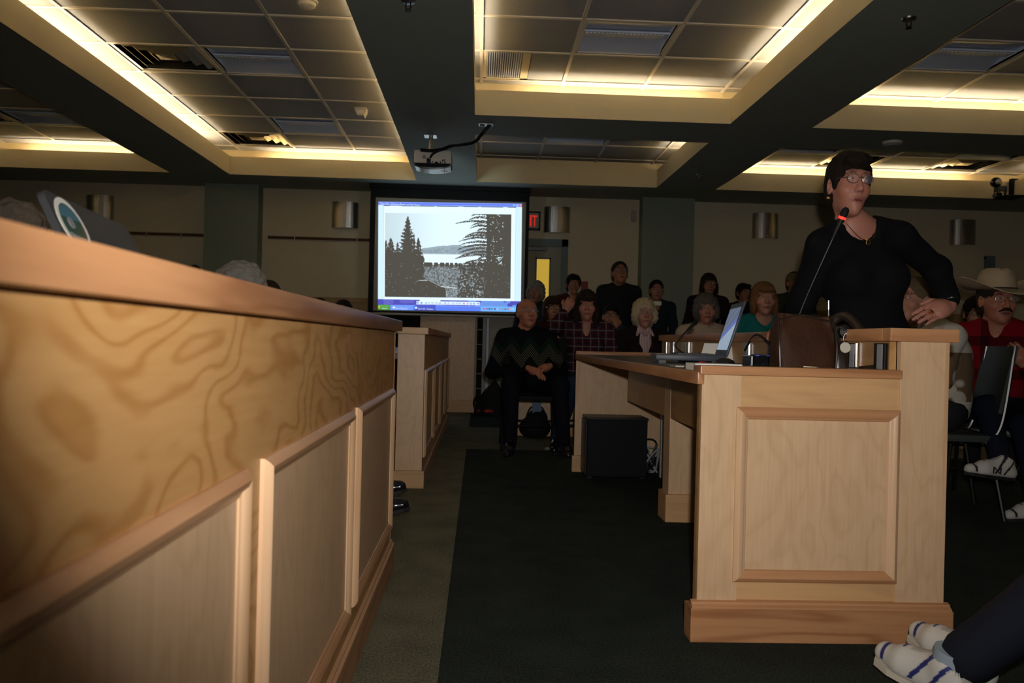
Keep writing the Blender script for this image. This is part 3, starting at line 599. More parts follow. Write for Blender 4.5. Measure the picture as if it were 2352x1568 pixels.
for s_, uu, vv, sz, wd in (('Diane 002 - Windows Picture and Fax Viewer', .012, .026, .034, .47), ('start', .026, .993, .034, .07), ('Diane Phillips (D:)', .12, .992, .028, .145), ('Diane 002 - Windows ...', .28, .992, .028, .19)):
    p = on_pic(uu, vv); text_part('caption', s_, sz, 'screen_text', pic, face_M(p[0], p[1]-.002, p[2]) @ Matrix.Rotation(-.008, 4, 'Z'), .0003, wd)

# ------------------------------------------------------------------ council desks
PROF = [(0, 0), (0, .006), (.005, .012), (.013, .017), (.021, .015), (.027, .008), (.033, .006), (.036, 0)]
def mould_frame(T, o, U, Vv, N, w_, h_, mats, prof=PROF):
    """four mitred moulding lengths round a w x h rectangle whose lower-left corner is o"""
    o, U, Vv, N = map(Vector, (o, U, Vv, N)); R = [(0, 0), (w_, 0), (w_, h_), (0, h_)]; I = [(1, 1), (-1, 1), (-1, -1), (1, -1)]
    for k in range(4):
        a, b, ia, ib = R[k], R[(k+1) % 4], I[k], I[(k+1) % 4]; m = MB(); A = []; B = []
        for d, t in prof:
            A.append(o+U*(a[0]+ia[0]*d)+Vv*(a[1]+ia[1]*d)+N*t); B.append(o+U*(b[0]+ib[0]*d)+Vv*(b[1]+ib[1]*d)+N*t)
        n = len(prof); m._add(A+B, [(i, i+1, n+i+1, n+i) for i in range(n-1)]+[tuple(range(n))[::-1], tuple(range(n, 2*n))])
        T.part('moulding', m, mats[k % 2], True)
# left desk beside the camera
LX = -.315
T = Thing('council_desk', 'long panelled birch council desk filling the left, nearest the camera', 'desk', (LX, -1.2, 0))
y0, y1 = -1.3, 3.10
T.part('front_panel', MB().box((LX-.02, y0, .09), (LX, y1, .888)), 'veneer_figured')
T.part('end_panel', MB().box((LX-.50, y1, .09), (LX+.001, y1+.018, .888), .002), 'veneer_upright')
T.part('counter_top', MB().box((LX-.52, y0, .888), (LX+.022, y1+.06, .928), .004), 'trim_y', True)
T.part('plinth', MB().box((LX-.4, y0, 0), (LX+.015, y1+.03, .088), .002), 'trim_y')
T.part('plinth_moulding', MB().prism([(0, 0), (.015, 0), (.015, .006), (.008, .01), (.008, .016), (0, .022)], y1-y0+.03, lambda u, v, t: (LX+u, y0+t, .088+v)), 'mould_y')
T.part('worktop', MB().box((LX-1.1, y0, .74), (LX-.3, y1, .775), .004), 'laminate_dark')
T.part('inner_panel', MB().box((LX-.32, y0, .1), (LX-.3, y1, .88)), 'veneer_x')
for a, b in ((2.155, 3.03), (1.225, 2.065), (.295, 1.135), (-.635, .205)):
    T.part('infill_panel', MB().box((LX, a+.03, .19), (LX+.003, b-.03, .66)), 'veneer_upright')
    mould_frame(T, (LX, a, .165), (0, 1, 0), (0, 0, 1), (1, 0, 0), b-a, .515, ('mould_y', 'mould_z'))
# second desk behind it
T = Thing('council_desk', 'narrow-ended panelled desk standing beyond the first left desk', 'desk', (-.4, 4.82, 0))
y0, y1 = 4.84, 8.55; x0, x1 = -.472, -.318
T.part('end_panel', MB().box((x0, y0-.018, .1), (x1+.001, y0, .888), .002), 'veneer_upright')
T.part('front_panel', MB().box((x1-.02, y0, .1), (x1, y1, .888)), 'veneer_x')
T.part('counter_top', MB().box((x0-.03, y0-.04, .888), (x1+.024, y1+.04, .928), .004), 'trim_y', True)
T.part('counter_end_trim', MB().box((x0-.028, y0-.052, .889), (x1+.02, y0-.041, .927), .002), 'veneer_x')
T.part('end_plinth', MB().box((x0-.012, y0-.035, 0), (x1+.016, y0-.017, .10), .003), 'veneer_x')
T.part('plinth', MB().box((x1-.05, y0-.016, 0), (x1+.015, y1, .095), .003), 'mould_y')
T.part('worktop', MB().box((x0-.6, y0, .74), (x1-.02, y1, .775), .004), 'laminate_dark')
T.part('far_leg', MB().box((x0-.6, y1-.03, 0), (x1-.02, y1, .74)), 'veneer_x')
for k in range(4):
    a = y0+.06+k*.925; T.part('infill_panel', MB().box((x1, a+.03, .2), (x1+.002, a+.80, .66)), 'veneer_upright')
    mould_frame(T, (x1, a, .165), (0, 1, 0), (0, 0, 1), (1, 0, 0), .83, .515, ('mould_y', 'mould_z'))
# right desk with raised riser
Y0, Y1, DX0, DX1 = 2.42, 5.55, .655, 1.39
T = Thing('council_desk', 'panelled birch desk on the right holding the laptop and handbag', 'desk', (1.0, Y0, 0))
T.part('end_panel', MB().box((DX0, Y0, .05), (1.25, Y0+.02, .80)), 'veneer_x')
T.part('left_stile', MB().box((DX0, Y0-.004, .11), (.772, Y0, .777), .001), 'veneer_upright')
T.part('right_stile', MB().box((1.247, Y0-.004, .11), (1.383, Y0+.02, .889), .001), 'veneer_upright')
T.part('edge_band', MB().box((1.383, Y0-.0045, .11), (1.394, Y0+.02, .889), .001), 'mould_z')
T.part('infill_panel', MB().box((.785, Y0-.003, .20), (1.22, Y0, .66)), 'veneer_upright')
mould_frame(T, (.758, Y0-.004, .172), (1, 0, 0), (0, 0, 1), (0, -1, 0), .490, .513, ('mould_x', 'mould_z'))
T.part('plinth', MB().box((.632, Y0-.028, 0), (1.412, Y0+.05, .098), .002), 'trim_x')
T.part('plinth_moulding', MB().prism([(0, 0), (-.026, 0), (-.026, .005), (-.016, .01), (-.014, .016), (0, .020)], .772, lambda u, v, t: (.636+t, Y0+u, .098+v)), 'mould_x')
T.part('end_cap', MB().box((.645, Y0-.022, .778), (1.245, Y0+.06, .804), .003), 'trim_x')
T.part('panel_back', MB().box((DX0, Y0+.02, .0), (1.22, Y0+.045, .75)), 'apron_wood')
T.part('worktop', MB().box((DX0+.006, Y0+.06, .765), (1.232, Y1, .7855)), 'laminate_dark')
T.part('worktop_edge', MB().box((.641, Y0-.006, .748), (DX0+.006, Y1, .785), .003), 'trim_y', True)
T.part('worktop_base', MB().box((DX0+.006, Y0+.02, .748), (1.232, Y1, .765)), 'apron_wood')
T.part('riser_panel', MB().box((1.225, Y0+.021, .10), (1.245, Y1, .889)), 'apron_wood')
T.part('outer_panel', MB().box((1.375, Y0+.02, .0), (1.394, Y1, .889)), 'veneer_upright')
T.part('riser_top', MB().box((1.205, Y0+.03, .889), (1.412, Y1+.02, .928), .003), 'trim_y', True)
T.part('riser_end_trim', MB().box((1.205, Y0-.022, .889), (1.413, Y0+.029, .928), .003), 'mould_x')
T.part('far_panel', MB().box((.652, Y1, .11), (1.39, Y1+.02, .80)), 'veneer_upright')
T.part('far_post', MB().box((.648, Y1-.006, .10), (.675, Y1, .748), .001), 'mould_z')
T.part('far_rim', MB().box((.645, Y1-.02, .785), (1.225, Y1+.03, .808), .003), 'trim_x')
T.part('far_plinth', MB().box((.635, Y1-.02, 0), (.70, Y1+.03, .108), .003), 'veneer_x')
T.part('apron', MB().box((.94, 4.16, .505), (.955, 5.2, .748)), 'apron_wood'); T.part('apron', MB().box((.94, 2.6, .505), (.955, 4.03, .748)), 'apron_wood')
T.part('middle_leg', MB().box((.938, 4.03, .10), (1.225, 4.16, .748), .002), 'veneer_upright')
T.part('leg_plinth', MB().box((.922, 4.01, 0), (1.225, 4.18, .135), .003), 'veneer_x')
def outlet(y, hgt, wy, m='metal_steel'):
    z = .842; o = T.part('outlet_plate', MB().box((1.222-.004, y-wy/2, z-hgt/2), (1.225, y+wy/2, z+hgt/2), .0015), m)
    T.part('outlet_face', MB().box((1.2165, y-.017, z-.038), (1.2185, y+.017, z+.038), .001), 'grey_plastic', parent=o)
    T.part('outlet_trim', MB().box((1.214, y-wy/2-.002, z-hgt/2), (1.222, y-wy/2+.002, z+hgt/2), .0008), 'metal_chrome', parent=o)
for y, wy, m in ((2.487, .08, 'black_plastic'), (2.676, .06, 'black_plastic'), (3.76, .09, 'grey_plastic'), (4.9, .2, 'exit_face'), (5.22, .08, 'black_plastic'), (5.42, .08, 'black_plastic')): outlet(y, .082, wy, m)
# cross counter in front of the back rows
T = Thing('council_desk', 'pale wooden cross counter behind the front row of seated listeners', 'desk', (1.4, 7.6, 0))
cy0 = 7.62
for k in range(5): T.part('front_panel', MB().box((.35+k*.6, cy0, .1), (.945+k*.6, cy0+.02, .89), .002), 'veneer_upright')
T.part('plinth', MB().box((.34, cy0-.02, 0), (3.36, cy0+.05, .1), .003), 'veneer_x')
T.part('counter_top', MB().box((.32, cy0-.02, .89), (3.38, cy0+.16, .928), .003), 'trim_x')
T.part('worktop', MB().box((.35, cy0+.02, .74), (3.35, cy0+.5, .775)), 'laminate_dark')
T.part('end_leg', MB().box((.35, cy0+.02, 0), (.38, cy0+.5, .74)), 'veneer_upright'); T.part('end_leg', MB().box((3.32, cy0+.02, 0), (3.35, cy0+.5, .74)), 'veneer_upright')
# wooden pillar with cubby shelves behind, under the screen
T = Thing('wooden_pillar', 'broad birch pillar with plinth standing under the projection screen', 'pillar', (-.4, 9.98, 0))
T.part('shaft', MB().box((-.715, 9.95, .14), (-.058, 10.2, 1.28), .002), 'veneer_upright'); T.part('plinth', MB().box((-.735, 9.93, 0), (-.035, 10.22, .148), .003), 'veneer_x')
for x0, x1, lb in ((-1.35, -.735, 'dark open shelves left of the birch pillar'), (-.033, .03, 'narrow dark open shelves right of the birch pillar')):
    T = Thing('open_shelf', lb, 'shelf', (x0, 10.02, 0), group='dark open shelves beside the pillar')
    T.part('carcass', MB().box((x0, 10.3, 0), (x1, 10.32, 1.28)).box((x0, 10.06, 0), (x0+.006, 10.3, 1.28)).box((x1-.006, 10.06, 0), (x1, 10.3, 1.28)), 'shelf_dark')
    for k in range(7): T.part('shelf_board', MB().box((x0+.006, 10.05, .10+k*.178), (x1-.006, 10.3, .108+k*.178)), 'wainscot_wood')
T = Thing('partition_post', 'pale grey metal post beside the dark shelves under the screen', 'post', (.07, 10.05, 0))
T.part('channel', MB().box((.035, 10.02, 0), (.075, 10.12, 1.28), .002), 'cable_grey'); T.part('flange', MB().box((.080, 10.03, 0), (.108, 10.1, 1.28), .002), 'troffer_grey')
T = Thing('partition_panel', 'pale folded partition panel behind the seated bald man', 'panel', (.4, 10.1, 0))
T.part('sheet', MB().box((.11, 10.08, .05), (.85, 10.12, 1.2), .004), 'pale_panel'); T.part('foot_rail', MB().box((.11, 10.06, 0), (.85, 10.14, .05), .004), 'cable_grey')

# ------------------------------------------------------------------ things on and under the right desk
ZT = .7855
T = Thing('laptop', 'open dark laptop with lit screen on the right desk', 'laptop', (1.0, 3.62, ZT), rz=math.radians(-8))
hx = .055     # hinge line at local x=hx, screen faces local -x
T.part('base', MB().box((-.235, -.165, .012), (hx, .165, .038), .006), 'blue_grey_plastic', True)
k_ = T.part('keyboard', MB().box((-.15, -.145, .038), (.02, .145, .040)), 'black_plastic')
km = MB()
for r_ in range(5):
    for c_ in range(14): km.box((-.14+r_*.031, -.14+c_*.02, .040), (-.115+r_*.031, -.124+c_*.02, .043))
T.part('keys', km, 'black_plastic', parent=k_)
T.part('touchpad', MB().box((-.225, -.04, .038), (-.165, .04, .0387)), 'grey_plastic')
tl = math.radians(17)
def lid(a, b, c): return (hx+math.sin(tl)*a-math.cos(tl)*c, b, .036+math.cos(tl)*a+math.sin(tl)*c)
def lidbox(a0, a1, b0, b1, c0, c1):
    m = MB().box((a0, b0, c0), (a1, b1, c1), .003); m.v = [lid(*p) for p in m.v]; return m
scr = T.part('screen_lid', lidbox(0, .243, -.165, .165, -.010, 0), 'blue_grey_plastic', True)
n1_, n2_ = 30, 36; V = []; Cc = []
for i in range(n1_+1):
    for j in range(n2_+1): V.append(lid(.026+.192*i/n1_, -.15+.30*j/n2_, .0012))
for i in range(n1_):
    for j in range(n2_):
        a, b = i/n1_, j/n2_; e = .55-.30*(1-b)**.8*0-.42*(b-.3)
        c_ = (.34, .44, .56) if a < e-.06 else ((.10, .16, .48) if a < e+.10 else ((.10, .13, .22) if (a*7+b*5) % 2 < 1.2 else (.14, .17, .24)))
        Cc.append(c_)
ii = (np.arange(n1_)[:, None]*(n2_+1)+np.arange(n2_)[None]).ravel(); F = np.stack([ii, ii+1, ii+n2_+2, ii+n2_+1], 1)[:, ::-1]
me = mesh_np('display', V, F, False); at = me.color_attributes.new('Col', 'FLOAT_COLOR', 'CORNER'); at.data.foreach_set('color', np.repeat(np.concatenate([np.array(Cc), np.ones((len(Cc), 1))], 1), 4, axis=0).astype(np.float32).ravel()); me.materials.append(MATS['laptop_light'])
link('display', me, scr)
T.part('foot', MB().box((-.22, -.15, 0), (-.19, .15, .012)).box((.0, -.15, 0), (.03, .15, .012)), 'black_plastic')
def gooseneck_mic(name, label, base, tip, bow, led, rb=.006):
    T = Thing(name, label, 'microphone', base)
    x, y, z = base
    T.part('base', MB().prism([(-.055, 0), (.055, 0), (.05, .02), (.01, .038), (-.045, .03)], .10, lambda u, v, t: (x+u, y-.05+t, z+v)), 'black_plastic', True)
    P = curve_pts([(x, y, z+.03), (x+bow[0], y, z+bow[1]), tip], 10)
    T.part('gooseneck', MB().tube(P, rb*.55, 8), 'black_plastic', True)
    d = (Vector(tip)-P[-4]).normalized(); t = Vector(tip)
    T.part('stem', MB().tube([t-d*.075, t-d*.03, t], [.005, .0075, .0105], 12), 'black_plastic', True)
    if led: T.part('light_ring', MB().tube([t, t+d*.009], .0125, 16), 'mic_led', True)
    T.part('capsule', MB().tube([t+d*.009, t+d*.02, t+d*.035, t+d*.043], [.011, .0135, .012, .005], 12), 'black_matte', True)
b0 = atY(1578, 812, 3.95)
gooseneck_mic('desk_microphone', 'black desk microphone on a thin gooseneck left of the laptop', (b0[0], 3.95, ZT), tuple(atY(1592, 745, 4.1)), (-.055, .08), False, .007)
tip = atY(1933, 503, 2.86); gooseneck_mic('podium_microphone', 'gooseneck microphone with glowing red ring in front of the speaker', (1.15, 2.97, ZT), tuple(tip), (-.005, .17), True)
# handbag
bx_, by_ = 1.085, 2.76; T = Thing('handbag', 'brown leather handbag slumped on the right desk', 'handbag', (bx_, by_, ZT))
def bagmesh(hw, hd, H, cx, cy, seed, mname, name, sag):
    r = random.Random(seed); m = MB(); N, K = 28, 9; V = []
    for k in range(K+1):
        t = k/K
        for i in range(N):
            a = 6.28318*i/N; ca, sa = math.cos(a), math.sin(a); e = .42
            x = hw*math.copysign(abs(ca)**e, ca); y = hd*math.copysign(abs(sa)**e, sa)*(1-.62*t**1.5)
            z = H*t*(1-sag*max(0, ca*.6+.3*math.sin(3*a))*t*t)
            x *= 1+.05*math.sin(t*3.1)-.04*t; y += .006*math.sin(9*a+t*7)*t
            V.append((cx+x, cy+y, ZT+.002+z))
    F = [(k*N+i, k*N+(i+1) % N, (k+1)*N+(i+1) % N, (k+1)*N+i) for k in range(K) for i in range(N)]+[tuple(range(N))[::-1], tuple(range(K*N, K*N+N))]
    m._add(V, F); return T.part(name, m, mname, True)
bagmesh(.098, .062, .19, bx_, by_, 1, 'leather_brown', 'body', .16)
bagmesh(.036, .058, .155, bx_+.128, by_+.01, 2, 'leather_dark', 'side_gusset', .2)
for sx in (-.095, .09): T.part('piping', MB().tube(curve_pts([(bx_+sx, by_-.06, ZT+.004), (bx_+sx*1.04, by_-.056, ZT+.09), (bx_+sx, by_-.03, ZT+.178)]), .004, 6), 'leather_dark', True)
T.part('flap_seam', MB().tube(curve_pts([(bx_-.088, by_-.032, ZT+.172), (bx_-.03, by_-.035, ZT+.186), (bx_+.03, by_-.035, ZT+.176), (bx_+.09, by_-.033, ZT+.165)]), .003, 6), 'leather_dark', True)
T.part('strap', MB().tube(curve_pts([(bx_+.10, by_+.03, ZT+.155), (bx_+.135, by_, ZT+.188), (bx_+.165, by_-.05, ZT+.15), (bx_+.185, by_-.12, ZT+.06), (bx_+.165, by_-.20, ZT+.022), (bx_+.10, by_-.22, ZT+.010)]), [.016]*41, 8), 'leather_dark', True)
T.part('clasp', MB().lathe([(0, -.012), (.02, -.01), (.024, 0), (.02, .008)], 16, (bx_+.118, by_-.058, ZT+.135), 'y'), 'metal_dark', True)
k_ = T.part('key_ring', MB().tube([(bx_+.118+.010*math.cos(a), by_-.071, ZT+.112+.016*math.sin(a)) for a in np.linspace(0, 6.28, 14)], .002, 6), 'metal_chrome', True)
T.part('round_tag', MB().lathe([(0, -.002), (.0165, -.002), (.018, 0), (.0165, .002), (0, .002)], 20, (bx_+.115, by_-.073, ZT+.082), 'y'), 'beige_plastic', True, parent=k_)
T.part('fitting', MB().tube([(bx_-.02, by_-.064, ZT+.013), (bx_+.03, by_-.064, ZT+.011)], .005, 6), 'metal_chrome', True)
p = atY(1905, 690, 2.80); T = Thing('pen', 'slim silver pen sticking up out of the handbag', 'pen', (p[0], 2.80, ZT+.15))
T.part('barrel', MB().tube([(p[0], 2.80, ZT+.12), (p[0]-.002, 2.80, p[2]-.03)], .0022, 8), 'grey_plastic', True); T.part('cap', MB().tube([(p[0]-.002, 2.80, p[2]-.03), (p[0]-.003, 2.80, p[2])], [.0035, .003], 8), 'metal_steel', True)
# small desk items
T = Thing('usb_hub', 'small black hub with blue lights beside the laptop', 'usb hub', (1.085, 3.22, ZT))
T.part('case', MB().box((1.045, 3.16, ZT), (1.135, 3.27, ZT+.045), .005), 'black_gloss'); T.part('rim', MB().tube([(1.043, 3.158, ZT+.002), (1.043, 3.158, ZT+.047), (1.135, 3.158, ZT+.047)], .003, 6), 'blue_grey_plastic')
for i in (0, 1): T.part('indicator', MB().box((1.062+i*.045, 3.157, ZT+.044), (1.074+i*.045, 3.162, ZT+.0475)), 'blue_led')
T = Thing('name_card', 'folded white name card standing behind the laptop', 'card', (.98, 3.95, ZT))
c0, c1 = atY(1606, 803, 4.0), atY(1622, 776, 4.0)
T.part('front_leaf', MB().quad((c0[0], 4.0, ZT), (c0[0]+.16, 3.97, ZT), (c0[0]+.19, 4.0, ZT+.09), (c0[0]+.033, 4.03, ZT+.09)), 'paper_white'); T.part('back_leaf', MB().quad((c0[0]+.066, 4.06, ZT), (c0[0]+.226, 4.03, ZT), (c0[0]+.19, 4.0, ZT+.09), (c0[0]+.033, 4.03, ZT+.09)), 'paper_white')
solo('paper_pad', MB().box((.655, 2.50, ZT), (.80, 2.62, ZT+.022), .002), 'paper_white', 'thick white pad of paper at the near desk corner', 'paper', (.72, 2.55, ZT))
solo('yellow_note', MB().box((.69, 2.90, ZT+.0), (.79, 2.99, ZT+.004)), 'exit_face', 'pale yellow note slip lying near the laptop', 'paper', (.74, 2.95, ZT))
solo('red_marker', MB().tube([(.815, 3.05, ZT+.009), (.85, 3.10, ZT+.009)], [.009, .008], 8), 'red_glow', 'short red marker lying beside the laptop', 'marker', (.82, 3.05, ZT)).data.materials[0] = mat('marker_red', (.45, .01, .015), .4)
solo('mouse', MB().lathe([(.038, 0), (.04, .008), (.034, .022), (.018, .031), (0, .033)], 16, (.93, 3.12, ZT)), 'black_plastic', 'black computer mouse beside the laptop', 'mouse', (.93, 3.12, ZT), True)
for i, (pts, r_, lb) in enumerate((([(1.14, 3.22, ZT+.03), (1.17, 3.25, ZT+.05), (1.19, 3.4, ZT+.10), (1.205, 3.60, ZT+.13), (1.212, 3.76, ZT+.06)], .005, 'black power lead rising to the white desk outlet'),
        ([(1.04, 3.1, ZT+.006), (1.1, 3.0, ZT+.006), (1.15, 3.08, ZT+.02), (1.12, 3.16, ZT+.006), (1.06, 3.05, ZT+.012), (1.16, 2.97, ZT+.006), (1.19, 3.1, ZT+.006)], .006, 'tangled black leads lying between hub and handbag'))):
    solo('cable', MB().tube(curve_pts(pts), r_, 6), 'cable_black', lb, 'cable', pts[0], True, 'leads on the right desk')
# under the desk
T = Thing('equipment_case', 'black boxy equipment case on the floor under the desk', 'case', (.89, 5.46, 0))
T.part('body', MB().box((.70, 5.27, .012), (1.085, 5.52, .375), .006), 'blue_grey_plastic').data.materials[0] = mat('case_black', (.006, .0075, .010), .6, spec=.15)
T.part('front_panel', MB().box((.69, 5.28, .02), (.70, 5.51, .37), .003), 'black_plastic'); T.part('top_lid', MB().box((.695, 5.265, .375), (1.09, 5.525, .39), .004), 'black_plastic')
for x in (.72, 1.06): T.part('foot', MB().box((x-.015, 5.29, 0), (x+.015, 5.5, .012)), 'black_plastic')
T = Thing('cable_raceway', 'white upright cable raceway under the desk', 'raceway', (1.2, 5.4, 0))
a = atY(1520, 1090, 5.35); T.part('cover', MB().box((a[0]-.012, 5.34, 0), (a[0]+.01, 5.38, .50), .002), 'white_plastic'); T.part('clip_strip', MB().box((a[0]+.011, 5.345, 0), (a[0]+.025, 5.375, .50)), 'grey_plastic')
rr = random.Random(5)
for i in range(5):
    b = atY(1493, 1050, 5.36); P = [(b[0]+rr.uniform(-.05, .05), 5.36+rr.uniform(-.06, .06), max(.008, b[2]-.09+rr.uniform(0, .22)*(k % 3 != 0)*.9)) for k in range(7)]
    solo('cable', MB().tube(curve_pts(P, 6), .0055, 6), 'cable_grey' if i % 2 else 'cable_black', ('grey' if i % 2 else 'black')+' cable in the tangle beside the equipment case', 'cable', P[0], True, 'tangled cables under the desk')
T = Thing('backpack', 'black backpack with red patches on the floor under the screen', 'bag', (.2, 9.7, 0))
m = MB(); N, K = 20, 8; V = []
for k in range(K+1):
    t = k/K; 
    for i in range(N):
        a = 6.283*i/N; r_ = (1-t**2.2*.85)
        V.append((.22+.27*r_*math.cos(a)*(1+.06*math.sin(3*a)), 9.66+.16*r_*math.sin(a), .005+.33*t*(1-.25*math.cos(a-.6)*t)))
m._add(V, [(k*N+i, k*N+(i+1) % N, (k+1)*N+(i+1) % N, (k+1)*N+i) for k in range(K) for i in range(N)]+[tuple(range(N))[::-1], tuple(range(K*N, K*N+N))])
T.part('body', m, 'black_matte', True)
mat('patch_red', (.5, .03, .015), .5)
T.part('patch', MB().lathe([(.06, 0), (.045, .025), (0, .03)], 12, (.12, 9.49, .05)), 'patch_red', True); T.part('patch', MB().lathe([(.03, 0), (.02, .02), (0, .025)], 10, (-.0, 9.52, .05)), 'patch_red', True)
T.part('strap', MB().tube(curve_pts([(.0, 9.6, .26), (-.05, 9.5, .15), (.0, 9.47, .02)]), .012, 6), 'black_matte', True)
# laptop with sticker on the left desk
A = np.array(atX(95, 432, -.60)); B = np.array(atX(292, 522, -.61))
T = Thing('laptop', 'dark laptop lid with a round sticker behind the left desk rim', 'laptop', (-.62, A[1], .775))
down = np.array([.50, .03, -1.0]); Dd = A+down*(A[2]-.79); Cc_ = B+down*(B[2]-.79)
nrm = np.cross(B-A, Dd-A); nrm /= np.linalg.norm(nrm); nrm = nrm if nrm[0] > 0 else -nrm
uu = (B-A)/np.linalg.norm(B-A); vv_ = (Dd-A)-uu*np.dot(Dd-A, uu); vv_ /= np.linalg.norm(vv_)
LU, LV = np.linalg.norm(B-A), np.dot(Dd-A, vv_)
rc = .012; poly = []
for cu, cv, a0 in ((LU-rc, rc, -90), (LU-rc, LV-rc, 0), (rc, LV-rc, 90), (rc, rc, 180)):
    for k in range(5): an = math.radians(a0+k*22.5); poly.append((cu+rc*math.cos(an), cv+rc*math.sin(an)))
ll = T.part('screen_lid', MB().prism(poly, .010, lambda u, v, t: A+uu*u+vv_*v-nrm*t), 'laptop_lid')
T.part('base', MB().box((-.75, A[1], .776), (Dd[0]-.0, B[1], .792), .004), 'laptop_lid')
d = ray(168, 517); o_ = np.array([0, 0, CAMZ]); tt = np.dot(A-o_, nrm)/np.dot(d, nrm); sc = o_+d*tt
def disc(r, h, m, name, a0=0, a1=6.2832, off=(0, 0), par=ll):
    P = [(off[0]+r*math.cos(a0+(a1-a0)*k/24), off[1]+r*math.sin(a0+(a1-a0)*k/24)) for k in range(24 if a1-a0 > 6 else 25)]
    return T.part(name, MB().prism(P, h, lambda u, v, t: sc+uu*u+vv_*v+nrm*t), m, parent=par)
for nm, c in (('st_green', (.035, .085, .06)), ('st_blue', (.06, .17, .24)), ('st_brown', (.13, .085, .03)), ('st_pale', (.24, .25, .27))): mat(nm, c, .5)
stk = disc(.043, .0006, 'paper_white', 'sticker'); disc(.034, .0010, 'st_green', 'sticker_field')
disc(.032, .0014, 'st_blue', 'sticker_sky', math.pi+.3, 2*math.pi-.3); disc(.030, .0014, 'st_brown', 'sticker_land', -.2, .9); disc(.030, .0015, 'st_pale', 'sticker_foreground', .7, 2.6)
disc(.009, .0018, 'st_pale', 'sticker_emblem', 0, 6.2832, (-.006, -.002))

